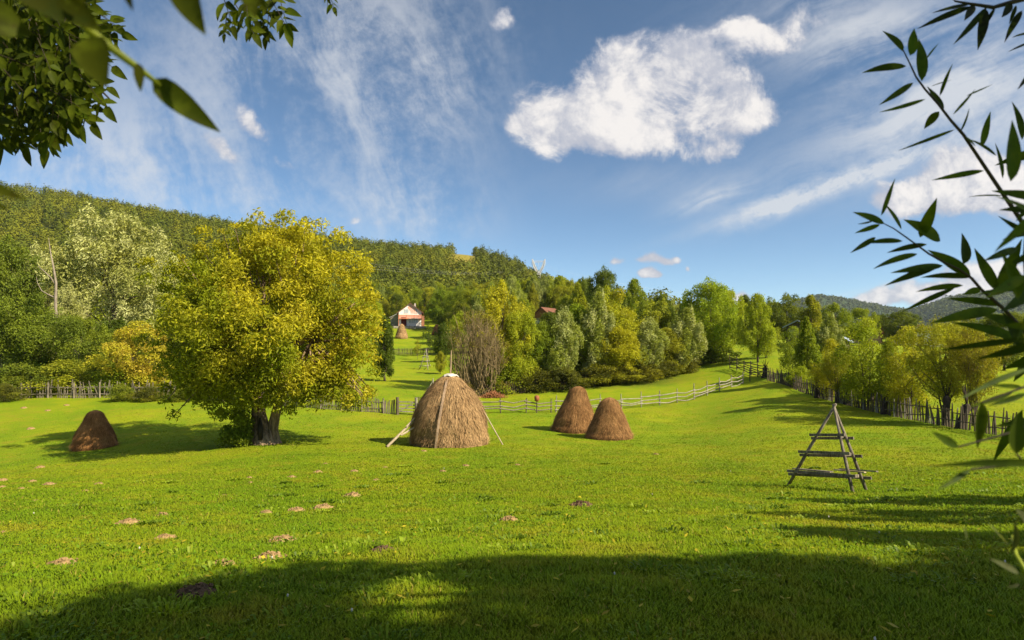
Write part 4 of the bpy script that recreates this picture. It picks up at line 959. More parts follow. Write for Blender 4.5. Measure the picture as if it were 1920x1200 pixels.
def bracken():
    g = gpt(925, 62.4); rng = np.random.default_rng(4); n = 1500; x = rng.normal(size=n)*.55; y = rng.normal(size=n)*.4; zt = np.clip(.62-.45*np.abs(x), .05, 1); z = zt*rng.random(n)
    p = np.stack([x, y, z], -1); d = rng.normal(size=(n, 3)); d /= np.linalg.norm(d, axis=1)[:, None]; s = rng.normal(size=(n, 3))*.02
    V = np.stack([p-s, p+s, p+d*.22+s*.4, p+d*.22-s*.4], 1).reshape(-1, 3)
    o = mesh('dry_branch_heap', V, [np.arange(4*n).reshape(n, 4)], M['brick_heap']); o.location = g; tag(o, 'low heap of reddish dry cuttings below the bare brown thicket', 'heap')
bracken()
def stake_fence():
    """the long fence of crooked split stakes on the right"""
    rng = np.random.default_rng(21); P = path([(2040, 24.5), (1960, 26.6), (1900, 28.3), (1830, 30.8), (1760, 33.6), (1700, 36.6), (1640, 40), (1580, 44.3), (1520, 49.5), (1478, 54.6), (1440, 59.4)], .205)
    O = P[0].copy(); e = empty('stake_fence', O, 0, 'long fence of crooked dark stakes below the trees on the right', 'fence'); rest = MB(); cnt = 0
    px, py, d = project(P)
    for i, p in enumerate(P):
        if rng.random() < .10: continue
        t = P[min(i+1, len(P)-1)]-P[max(i-1, 0)]; t[2] = 0; t /= np.linalg.norm(t); nrm = np.array([-t[1], t[0], 0])
        h = rng.uniform(.95, 1.35); tilt = t*rng.normal()*.10+nrm*rng.normal()*.07+t*.04
        pts = [p-O-np.array([0, 0, .12]), p-O+np.array([0, 0, h*.5])+tilt*h*.5+rng.normal(size=3)*.012, p-O+np.array([0, 0, h])+tilt*h]
        r = rng.uniform(.034, .060)
        if cnt < 100 and px[i] < 1930:
            b = MB(); b.tube(pts, [r, r*.95, r*.45], 5); b.build('stake', M['wood_dark'] if rng.random() < .85 else M['wood_grey'], e); cnt += 1
        else: rest.tube(pts, [r, r*.95, r*.45], 5)
    o = rest.build('stakes', M['wood_dark'], e); o['kind'] = 'stuff'
    k = 10; Q = P[::k]
    for h in (.38, .82):
        b = MB()
        for a, c in zip(Q[:-1], Q[1:]): b.tube([a-O+np.array([0, .07, h+rng.normal()*.05]), c-O+np.array([0, .07, h+rng.normal()*.05])], [.032, .028], 5)
        b.build('rail', M['wood_dark'], e)
stake_fence()
def pollards():
    specs = [(1770, 792, 34, .30, 1.55, .06, 'short dark pollard trunk under the wide olive willow'), (1797, 797, 32.6, .30, 1.25, .35, 'dark leaning pollard stump right of the wide olive willow'), (1655, 780, 39.5, .26, 1.05, .12, 'dark stump in the stake fence behind the airy green tree'),
             (1585, 764, 44.5, .30, 1.25, .02, 'dark stump right above the drying rack top'), (1572, 760, 45.5, .34, 1.05, -.1, 'ivy dark stump left of the other stump above the drying rack top'), (1530, 752, 48.5, .28, 1.7, .05, 'dark stump at the upper stake fence below the tree with the dark trunk'), (1432, 694, 62.5, .42, 1.0, .1, 'dark gnarled stump at the foot of the slim pale-stemmed tree')]
    rng = np.random.default_rng(6)
    for (px, py, Y, r, h, ln, lab) in specs:
        g = gpt(px, Y-.35); r *= .68; m = MB(); m.tube([np.array([-ln*.2, 0, -.2]), np.array([0, 0, .15]), np.array([ln*.5, 0, h*.55]), np.array([ln, 0, h*.9]), np.array([ln*1.05, 0, h*1.02])], [r*1.4, r*.95, r*.75, r*.95, r*.4], 10, rough=.18, rng=rng)
        for q in range(5):
            a = rng.uniform(0, 6.28); m.tube([np.array([ln, 0, h*.92]), np.array([ln+math.cos(a)*.3, math.sin(a)*.3, h+.5+rng.random()*.5])], [.05, .015], 4)
        o = m.build('tree_stump', M['bark_dark'], smooth=True); o.location = g; tag(o, lab, 'tree stump')
pollards()

# ------------------------------------------------------------------ houses
def quad(m, a, b, c, d): m.add([a, b, c, d], [(0, 1, 2, 3)])
def gable_block(m, w_, d_, hw, hr):
    V = [(-w_/2, 0, -1.0), (w_/2, 0, -1.0), (w_/2, 0, hw), (0, 0, hr), (-w_/2, 0, hw), (-w_/2, d_, -1.0), (w_/2, d_, -1.0), (w_/2, d_, hw), (0, d_, hr), (-w_/2, d_, hw)]
    m.add(V, [(0, 1, 2, 4), (6, 5, 9, 7), (1, 6, 7, 2), (5, 0, 4, 9)], [(4, 2, 3), (7, 9, 8)])
def gable_roof(m, w_, d_, hw, hr, ov=.6, th=.16, y0=-.9):
    for s in (-1, 1):
        sl = (hr-hw)/(w_/2); a = np.array([s*(w_/2+ov), y0, hw-sl*ov]); b = np.array([0, y0, hr+.02]); dv = np.array([0, d_+.5-y0, 0]); up = np.array([0, 0, th])
        V = [a, b, b+dv, a+dv, a+up, b+up, b+dv+up, a+dv+up]; m.add(V, [(0, 1, 2, 3), (4, 7, 6, 5), (0, 4, 5, 1), (1, 5, 6, 2), (2, 6, 7, 3), (3, 7, 4, 0)])
def window(e, x, z, w_, h_, y=-.02, n=3, frame='white_wall'):
    f = MB(); t = .09
    f.box((x, y-.03, z+h_/2), (w_+2*t, .07, t)); f.box((x, y-.03, z-h_/2), (w_+2*t, .07, t))
    for k in range(n+1): f.box((x-w_/2+k*w_/n, y-.03, z), (t, .066, h_-t))
    o = f.build('window', M[frame], e); p = MB(); p.box((x, y+.005, z), (w_, .03, h_)); p.build('pane', M['glass'], o)
def red_house():
    Y = 186.0; S = Y/FPX; g = at(769, 612, Y); e = empty('house', g, R(8), 'red-roofed gabled house with salmon and white front and a balcony on the slope', 'house')
    W_ = 42*S; hw = 27*S; hr = 43*S; zb = 16.5*S
    m = MB(); gable_block(m, W_, 9.0, hw, hr); m.build('wall', M['white_wall'], e)
    u = MB(); u.add([(-W_/2, -.03, zb-.5), (W_/2, -.03, zb-.5), (W_/2, -.03, zb+.75), (-W_/2, -.03, zb+.75)], [(0, 1, 2, 3)]); u.build('balcony_panel', M['orange_wall'], e)
    eave_shadow = MB()
    for x in (-.33, 0.0, .33): pass
    eave_shadow.add([(0, -.04, hr-.15), (W_*.24, -.04, hw+1.0), (W_*.30, -.04, hw-.6), (W_*.06, -.04, hw-.3), (-W_*.12, -.04, hw+1.3)], [(0, 4, 3, 1)], [(1, 3, 2)]); eave_shadow.build('gable_overlay', M['orange_wall'], e)  # salmon patch paints the roof overhang's shadow on the right of the gable
    r = MB(); gable_roof(r, W_, 9.0, hw, hr, .6, .2, -.55); rf = r.build('roof', M['roof_brown'], e); c = MB(); c.box((W_*.2, 4.5, hr-.2), (.5, .5, 1.0)); c.build('chimney', M['rubble'], rf)
    b = MB(); b.box((0, -.7, zb-.35), (W_+.3, 1.3, .16)); b.box((0, -1.3, zb+.75), (W_+.3, .09, .10))
    for k in range(30): b.box((-W_/2+k*W_/29, -1.3, zb+.2), (.07, .05, 1.0))
    for x in (-.5, -.17, .17, .5): b.box((x*W_, -1.25, zb-.85 if abs(x) > .4 else zb+.15), (.14, .14, 3.4 if abs(x) > .4 else 1.2))
    b.build('balcony', M['red_wood'], e)
    d = MB(); d.box((-W_*.28, -.05, 1.35), (1.6, .1, 2.7)); d.build('door', M['door_dark'], e)
    window(e, -W_*.17, zb+1.9, 1.3, 1.2); window(e, W_*.17, zb+1.9, 1.9, 1.2); window(e, W_*.2, 1.75, 1.9, 1.4); window(e, W_*.02, 1.75, 1.1, 1.4)
    s = MB(); s.box((0, -1.2, -.75), (W_+3, 3.0, 1.5)); s.build('plinth', M['rubble'], e)
    # side porch on the right
    p = MB(); p.box((W_/2+.45, 3, 1.6), (.8, 4, 3.2)); p.build('side_porch', M['brown_boards'], e)
    s2 = empty('shed', at(745, 611, Y+4), 0, 'little pale shed at the left of the red-roofed house', 'shed'); m = MB(); gable_block(m, 4.2, 4, 2.6, 3.6); m.build('wall', M['wood_grey'], s2); m = MB(); gable_roof(m, 4.2, 4, 2.6, 3.6, .3, .12, -.3); m.build('roof', M['steel'], s2)
    picket_fence([(738, 180), (770, 179), (800, 178)], 'garden picket fence in front of the red-roofed house', 1.1, .28, 'wood_dark', 9, post=2.8)
red_house()
def wood_house():
    Y = 150.0; S = Y/FPX; g = at(1016, 612, Y); g[2] = min(g[2], height(g[0], g[1])+.5); e = empty('house', g, R(-28), 'wooden gabled house with white window frames half hidden by the belt trees', 'house')
    W_ = 6.2; hw = EYE+ray(1016, 596)[1]*Y-g[2]; hr = EYE+ray(1016, 577)[1]*Y-g[2]
    m = MB(); gable_block(m, W_, 8, hw, hr); m.build('wall', M['wood_grey'], e)
    m = MB(); m.add([(-W_/2+.05, -.03, hw+.05), (W_/2-.05, -.03, hw+.05), (0, -.03, hr-.05)], None, [(0, 1, 2)]); m.build('gable_overlay', M['brown_boards'], e)
    m = MB(); gable_roof(m, W_, 8, hw, hr, .5, .15, -.6); m.build('roof', M['roof_brown'], e)
    window(e, -1.2, hw-1.2, 1.2, 1.3, n=2); window(e, 1.3, hw-1.2, 1.2, 1.3, n=2)
wood_house()
def right_houses():
    def hs(px, ridge, eave, Y, W_, D_, rz, roof, wall, lab):
        g0 = gpt(px, Y); zr = EYE+ray(px, ridge)[1]*Y; ze = EYE+ray(px, eave)[1]*Y
        e = empty('house', (g0[0], g0[1], g0[2]-.3), rz, lab, 'house'); hr = zr-g0[2]+.3; hw = ze-g0[2]+.3
        m = MB(); gable_block(m, W_, D_, hw, hr); m.build('wall', M[wall], e); m = MB(); gable_roof(m, W_, D_, hw, hr, .5, .14, -.5); m.build('roof', M[roof], e)
        window(e, -W_*.2, hw-1.2, 1.1, 1.2, n=2); window(e, W_*.2, hw-1.2, 1.1, 1.2, n=2)
        d = MB(); d.box((0, -.05, 1.1), (1.0, .1, 2.1)); d.build('door', M['wood_dark'], e)
    hs(1496, 602, 612, 104, 3.6, 3.2, R(-40), 'roof_blue', 'wood_dark', 'house with a shiny blue-grey roof peeping through the trees, upper one of two')
    hs(1566, 627, 638, 92, 3.0, 3.2, R(-35), 'roof_blue', 'wood_dark', 'long low house with a blue-grey roof behind the silvery yellow tree')
    hs(1726, 610, 628, 118, 7.5, 9, R(-22), 'roof_red', 'white_wall', 'house with a dull red gable roof and white verge on the right')
    hs(1650, 614, 626, 125, 7.5, 9, R(62), 'roof_red', 'orange_wall', 'small house with a faded red roof between the airy yellow-topped trees')
right_houses()
# ------------------------------------------------------------------ pylon and cables
def pylon():
    Y = 520.0; S = Y/FPX; b = at(1010, 524, Y); e = empty('pylon', b, 0, 'white lattice electricity pylon with two splayed arms on the hill shoulder', 'pylon')
    P = lambda px, py, dy=0: at(px, py, Y+dy)-b
    def lattice(m, A, B, w0, w1, n, r):
        A = np.array(A); B = np.array(B); off = [(-1, -1), (1, -1), (1, 1), (-1, 1)]; ring = []
        for k in range(n+1):
            t = k/n; c = A+(B-A)*t; w_ = w0+(w1-w0)*t; ring.append([c+np.array([o[0]*w_/2, o[1]*w_/2, 0]) for o in off])
        for k in range(n):
            for q in range(4):
                m.tube([ring[k][q], ring[k+1][q]], r, 4, cap=False); m.tube([ring[k][q], ring[k+1][(q+1) % 4]], r*.7, 3, cap=False); m.tube([ring[k+1][q], ring[k+1][(q+1) % 4]], r*.7, 3, cap=False)
    m = MB(); lattice(m, P(1010, 526), P(1010, 512), 2.6, 2.0, 5, .26); m.build('base', M['steel'], e)
    for s in (-1, 1):
        m = MB(); lattice(m, P(1010+s*1, 513), P(1010+s*8, 500), 1.6, 1.8, 5, .24); lattice(m, P(1010+s*8, 500), P(1010+s*12, 486), 1.8, .5, 5, .22); m.build('arm', M['steel'], e)
    m = MB(); m.tube([P(1000, 489.5), P(1021, 489.5)], .16, 4); m.tube([P(997, 492), P(1023, 491)], .14, 4); m.build('cross_beam', M['steel'], e)
    m = MB()
    for x in (997, 1010, 1023): m.tube([P(x, 491), P(x, 498)], [.12, .10], 4)
    m.build('insulator', M['steel'], e)
    for k, (x, dy) in enumerate(((997, 0), (1010, 2), (1023, 4))):
        A_ = at(x, 498, Y+dy); Bq = at(640, 486+6*k, 205+6*k); m = MB(); ts = np.linspace(0, 1, 40); pts = [A_+(Bq-A_)*t-np.array([0, 0, 4*5.0*t*(1-t)]) for t in ts]
        m.tube(pts, .013+.0*ts, 4, cap=False); tag(m.build('power_cable', M['steel']), ['power cable sagging from the pylon across the hill, lowest of three', 'power cable sagging from the pylon across the hill, middle of three', 'power cable sagging from the pylon across the hill, topmost of three'][2-k], 'cable', 'power cables across the hill')
        Cq = at(1480, 556+4*k, 800); m = MB(); pts = [A_+(Cq-A_)*t-np.array([0, 0, 4*9.0*t*(1-t)]) for t in ts]
        m.tube(pts, 0.016+0*ts, 4, cap=False); tag(m.build('power_cable', M['steel']), 'faint power cable running from the pylon down to the right', 'cable', 'faint cables right of the pylon')
pylon()

# ------------------------------------------------------------------ molehills
MOLE = []
def molehills():
    rng = np.random.default_rng(2)
    named = [(530, 1018, 44, 'soil', 'crumbly pale molehill just above its twin, left of centre near the shade edge'), (503, 1049, 44, 'soil', 'pale molehill right above the shade edge, below its crumbly twin'), (415, 1063, 42, 'soil', 'pale molehill left of the twin molehills near the shade edge'),
        (365, 1116, 62, 'soil_dark', 'large dark molehill lying in the foreground shade'), (716, 1038, 44, 'soil_dark', 'dark crumbly molehill on the edge of the foreground shade'), (744, 1035, 22, 'soil_dark', 'small crumbly molehill touching the dark one on the shade edge'), (1092, 950, 36, 'soil_dark', 'lone dark brown molehill right of centre in the sunny grass'),
        (660, 931, 26, 'soil', 'rough molehill at the upper right end of a row of four'), (605, 955, 32, 'soil', 'smooth orange-tan molehill, second from the right in a row of four'), (555, 959, 26, 'soil', 'rough molehill, third from the right in a row of four'), (498, 963, 21, 'soil', 'little molehill at the left end of a row of four'),
        (308, 1011, 31, 'soil', 'pale molehill alone on the left slope'), (115, 1060, 40, 'soil', 'pale flat molehill alone near the left picture edge'), (238, 983, 34, 'soil', 'grassy low molehill left of the middle of the slope'), (305, 967, 20, 'soil', 'small tan molehill above the lone pale one on the left slope'), (955, 977, 30, 'soil', 'overgrown flat molehill in tufted grass near the centre')]
    small = [(75, 877, 14), (92, 909, 18), (60, 903, 12), (4, 901, 14), (3, 914, 12), (40, 917, 12), (66, 940, 11), (185, 908, 13), (160, 921, 10), (4, 1000, 15), (140, 1012, 13), (190, 1007, 11), (200, 1026, 15), (172, 1009, 8), (440, 1021, 14), (547, 895, 13), (596, 886, 15), (664, 884, 13), (873, 874, 12), (705, 901, 12), (722, 877, 9), (702, 1019, 20), (830, 884, 10), (970, 872, 9), (610, 870, 8), (468, 896, 9), (90, 770, 8), (45, 765, 9), (58, 804, 11), (125, 760, 8), (1230, 852, 8), (795, 846, 9), (470, 905, 8), (560, 1032, 10), (420, 929, 8)]
    def hill(px, py, wpx, mat, lab, group, hs=.17):
        g = ground(px, py); W_ = wpx/FPX*g[1]*.68; MOLE.append((g[0], g[1], W_)); n, k = 22, 8; V = [(0, 0, W_*hs*2.2)]; a = np.arange(n)*2*math.pi/n
        for i in range(1, k+1):
            t = i/k; r_ = W_*t*(1+.12*fnoise(np.cos(a)*2+px, np.sin(a)*2+py, 1, 2)); z = W_*hs*2.2*(1-t**2.0)+W_*.10*fnoise(np.cos(a)*t*4+px, np.sin(a)*t*4, 3, 3)*(i < k)+rng.normal(size=n)*W_*.05*(i < k)-.03*(i == k)
            V += list(np.stack([r_*np.cos(a), r_*np.sin(a)*.9, z], -1))
        T = [(0, 1+j, 1+(j+1) % n) for j in range(n)]; Q = [(1+(i-1)*n+j, 1+i*n+j, 1+i*n+(j+1) % n, 1+(i-1)*n+(j+1) % n) for i in range(1, k) for j in range(n)]
        V = np.array(V); mb = MB(); mb.add(V, Q, T)
        for c in range(int(6+wpx*.5)):   # crumbs
            aa = rng.uniform(0, 6.28); rr = W_*rng.uniform(.1, 1.15); s = W_*rng.uniform(.03, .09); zz = W_*hs*2.2*max(0, 1-(rr/W_)**2)
            mb.box((rr*math.cos(aa), rr*math.sin(aa), zz+s*.2), (s*2, s*1.7, s*1.4), Matrix.Rotation(rng.uniform(0, 3), 3, Vector(rng.normal(size=3))))
        o = mb.build('molehill', M[mat]); o.location = g; e = o; tag(o, lab, 'molehill', group)
    for p in named: hill(p[0], p[1], p[2], p[3], p[4], 'molehills on the meadow')
    for p in small: hill(p[0], p[1], p[2], 'soil', 'tiny faded molehill far out on the sunny meadow' if p[1] < 990 else 'tiny worn molehill among the larger ones on the left slope', 'tiny molehills on the meadow', .16)
molehills()
# ------------------------------------------------------------------ grass blades, clover, fallen leaves
def grass():
    rng = np.random.default_rng(31); n = 1150000
    th = rng.uniform(-.76, .76, n); r = np.exp(rng.uniform(math.log(2.3), math.log(64), n)); keep = rng.random(n) < np.clip(1.2-r/55, 0.1, 1); th = th[keep]; r = r[keep]; n = len(r)
    X = r*np.sin(th); Y = r*np.cos(th); ok = np.ones(n, bool)
    for a, b, q in MOLE: ok &= ((X-a)**2+((Y-b)/.95)**2) > (q*rng.uniform(.85, 1.35, n))**2
    X = X[ok]; Y = Y[ok]; r = r[ok]; n = len(r); Z = height(X, Y)
    tuft = fnoise(X*.9, Y*.9, 4, 3)*.6+fnoise(X*3.1, Y*3.1, 6, 2)*.5
    h = (.034+.034*np.clip(tuft+.25, 0, 1.2))*rng.uniform(.5, 1.5, n)*np.clip(1.1-r*.012, .75, 1.05)
    w_ = .00098*r**.82*rng.uniform(.7, 1.4, n)+.0012
    a = rng.uniform(0, 2*math.pi, n); l = rng.uniform(.15, .95, n)*h
    dx = np.cos(a)*l; dy = np.sin(a)*l; sx = -np.sin(a)*w_; sy = np.cos(a)*w_
    # turn blades a little so that most show some width
    P0 = np.stack([X-sx, Y-sy, Z-.01], -1); P1 = np.stack([X+sx, Y+sy, Z-.01], -1)
    P2 = np.stack([X+dx*.4+sx*.7, Y+dy*.4+sy*.7, Z+h*.62], -1); P3 = np.stack([X+dx*.4-sx*.7, Y+dy*.4-sy*.7, Z+h*.62], -1); P4 = np.stack([X+dx, Y+dy, Z+h*.95], -1)
    V = np.stack([P0, P1, P2, P3, P4], 1).reshape(-1, 3); b = np.arange(n)*5
    v = rng.random(n)
    o = mesh('grass', V, [np.stack([b, b+1, b+2, b+3], -1), np.stack([b+3, b+2, b+4], -1)], M['grass'], attrs={'v': np.concatenate([v, v])})
    tag(o, 'short green grass blades covering the meadow', 'grass', kind='stuff')
    # broad clover and dandelion leaves
    n = 26000; th = rng.uniform(-.76, .76, n); r = np.exp(rng.uniform(math.log(2.5), math.log(22), n)); X = r*np.sin(th); Y = r*np.cos(th); k = fnoise(X*.7, Y*.7, 9, 3) > .12; X = X[k]; Y = Y[k]; r = r[k]; n = len(X)
    p = np.stack([X, Y, height(X, Y)+rng.uniform(.02, .07, n)], -1); nor = rng.normal(size=(n, 3))*.45+np.array([0, 0, 1]); nor /= np.linalg.norm(nor, axis=1)[:, None]; ax = np.cross(nor, rng.normal(size=(n, 3))); ax /= np.linalg.norm(ax, axis=1)[:, None]; sd = np.cross(nor, ax)
    L = (.010+.0010*r)*rng.uniform(.7, 1.6, n); L = L[:, None]
    V = np.stack([p-ax*L, p+sd*L*.6, p+ax*L, p-sd*L*.6], 1).reshape(-1, 3)
    o = mesh('clover', V, [np.arange(4*n).reshape(n, 4)], M['leaf'], attrs={'v': rng.random(n), 'v2': rng.random(n)}); o.color = (.105, .210, .008, .15); tag(o, 'small clover leaves among the grass', 'clover', kind='stuff')
    n = 420; th = rng.uniform(-.74, .74, n); r = np.exp(rng.uniform(math.log(2.6), math.log(13), n)); X = r*np.sin(th); Y = r*np.cos(th); p = np.stack([X, Y, height(X, Y)+.06], -1)
    d = rng.normal(size=(n, 3))*np.array([1, 1, .3]); d /= np.linalg.norm(d, axis=1)[:, None]; s = np.cross(d, rng.normal(size=(n, 3))*.3+np.array([0, 0, 1])); L = rng.uniform(.02, .042, n)[:, None]
    V = np.stack([p-d*L, p+s*L*.4, p+d*L, p-s*L*.4], 1).reshape(-1, 3); o = mesh('fallen_leaves', V, [np.arange(4*n).reshape(n, 4)], M['leaf'], attrs={'v': rng.random(n), 'v2': np.ones(n)}); o.color = (.42, .20, .03, .5); tag(o, 'yellow fallen leaves scattered in the foreground grass', 'fallen leaves', kind='stuff')
    # rougher tufts and low weeds in loose patches
    V = []; vv = []; rows = 0
    for q in range(150):
        t = rng.uniform(-.74, .74); rr = math.exp(rng.uniform(math.log(3.0), math.log(26))); cx = rr*math.sin(t); cy = rr*math.cos(t); m = int(rng.uniform(30, 90)); R0 = rng.uniform(.08, .30)
        a = rng.uniform(0, 6.28, m); d = R0*np.sqrt(rng.random(m)); x = cx+d*np.cos(a)*1.6; y = cy+d*np.sin(a); z = height(x, y); hh = rng.uniform(.05, .13, m)*(1-.5*d/R0); w_ = .0045+.0011*rr; a2 = a+rng.normal(size=m)*.6; l = hh*rng.uniform(.4, 1.2, m)
        dx = np.cos(a2)*l; dy = np.sin(a2)*l; sx = -np.sin(a2)*w_; sy = np.cos(a2)*w_
        V.append(np.stack([np.stack([x-sx*.4, y-sy*.4, z], -1), np.stack([x+sx*.4, y+sy*.4, z], -1), np.stack([x+dx*.6+sx, y+dy*.6+sy, z+hh*.8], -1), np.stack([x+dx, y+dy, z+hh*.85], -1), np.stack([x+dx*.6-sx, y+dy*.6-sy, z+hh*.8], -1)], 1).reshape(-1, 3)); vv.append(np.full(m, rng.random())*.6+.4*rng.random(m)); rows += m
    V = np.concatenate(V); b = np.arange(rows)*5; vv = np.concatenate(vv)
    o = mesh('weeds', V, [np.stack([b, b+1, b+2, b+4], -1), np.stack([b+4, b+2, b+3], -1)], M['leaf'], attrs={'v': np.concatenate([vv, vv]), 'v2': np.concatenate([vv, vv])}); o.color = (.105, .205, .010, .35); tag(o, 'rough tufts and low broad-leaved weeds in the meadow grass', 'weeds', kind='stuff')
    mb = MB()
    for q in range(14):
        t = rng.uniform(-.72, .72); rr = math.exp(rng.uniform(math.log(3.2), math.log(26))); x = rr*math.sin(t); y = rr*math.cos(t); z = height(x, y)+.09; s = .005+.0003*rr
        mb.tube([np.array([x, y, z-.01]), np.array([x, y, z]), np.array([x, y, z+s*1.4])], [s*.8, s*1.2, s*.5], 5)
    tag(mb.build('clover_flowers', M['plastic']), 'tiny white clover flowers dotted over the grass', 'flowers', kind='stuff')
grass()
# ------------------------------------------------------------------ near foliage: leaves with midrib fold and curl
def blade_leaf(base, tip, width, rng, shape='willow', curl=.12, face=None, seg=10):
    """a folded, curved leaf from base to tip; returns V, Q"""
    base = np.asarray(base, float); tip = np.asarray(tip, float); t = tip-base; L = np.linalg.norm(t); t /= L
    f = face if face is not None else np.array([0, -1, .25])
    n = f-t*np.dot(f, t); n = n+rng.normal(size=3)*.2; n -= t*np.dot(n, t); n /= np.linalg.norm(n); s = np.cross(t, n); V = []
    for i in range(seg+1):
        u = i/seg
        wv = (np.sin(math.pi*u**.72)**.9 if shape == 'willow' else np.sin(math.pi*u**.62)**.8)*width/2
        wv = max(wv, width*.02); c = base+t*L*u-n*curl*L*(u*u)*.6+s*curl*.4*L*math.sin(u*2.2)
        V += [c-s*wv+n*wv*.35, c, c+s*wv+n*wv*.35]
    Q = [(3*i+k, 3*i+k+1, 3*i+4+k, 3*i+3+k) for i in range(seg) for k in (0, 1)]
    return np.array(V), np.array(Q)
class LB:
    def __init__(s): s.V = []; s.Q = []; s.n = 0; s.v = []; s.v2 = []
    def add(s, V, Q, v, v2):
        s.V.append(V); s.Q.append(Q+s.n); s.n += len(V); s.v += [v]*len(Q); s.v2 += [v2]*len(Q)
    def build(s, name, mat, parent, col):
        o = mesh(name, np.concatenate(s.V), [np.concatenate(s.Q)], mat, parent, smooth=True, attrs={'v': np.array(s.v), 'v2': np.array(s.v2)}); o.color = col; return o

def shade_crown(rng, region, hfun, n, L, W, R_, margin, name, parent, col):
    """crown clumps standing off-frame up the sun line from ground region points"""
    C = []
    s = TOSUN/TOSUN[2]
    for g in region:
        for q in range(2):
            h = hfun(); p = g+s*h
            px, py, d = project(p); r_ = R_*rng.uniform(.7, 1.2)
            if d[0] > 0:
                m = margin+r_/max(d[0], .3)*FPX
                if -m < px[0] < 1920+m and -m < py[0] < 1200+m: continue
            if np.linalg.norm(p-np.array([0, 0, EYE])) < 1.5+r_: continue
            C.append([*p, r_, r_, r_*.7])
    C = np.array(C); o = np.array(parent.location); C[:, :3] -= o
    V, Q, v, v2 = leaves(rng, C, n, L, W)
    wp = V.reshape(-1, 4, 3).mean(1)+o; px, py, d = project(wp); k = ~((d > 0) & (px > -25) & (px < 1945) & (py > -25) & (py < 1225))
    V = V.reshape(-1, 4, 3)[k].reshape(-1, 3); m = k.sum()
    c = mesh(name, V, [np.arange(4*m).reshape(m, 4)], M['leaf'], parent, attrs={'v': v[k], 'v2': v2[k]}); c.color = col
    return C
def region(poly, n, rng, holes=()):
    P = np.array(poly, float); lo = P.min(0); hi = P.max(0); out = []
    def inside(x, y):
        c = False; j = len(P)-1
        for i in range(len(P)):
            if (P[i, 1] > y) != (P[j, 1] > y) and x < (P[j, 0]-P[i, 0])*(y-P[i, 1])/(P[j, 1]-P[i, 1])+P[i, 0]: c = not c
            j = i
        return c
    G = np.array([ground(a, b) for a, b in poly]); lo = G[:, :2].min(0); hi = G[:, :2].max(0); P = G[:, :2]
    while len(out) < n:
        x, y = rng.uniform(lo, hi)
        if not inside(x, y): continue
        z = float(height(x, y)); px, py, d = project((x, y, z))
        if any((px[0]-a)**2/rx**2+(py[0]-b)**2/ry**2 < 1 for a, b, rx, ry in holes): continue
        out.append(np.array([x, y, z]))
    return out
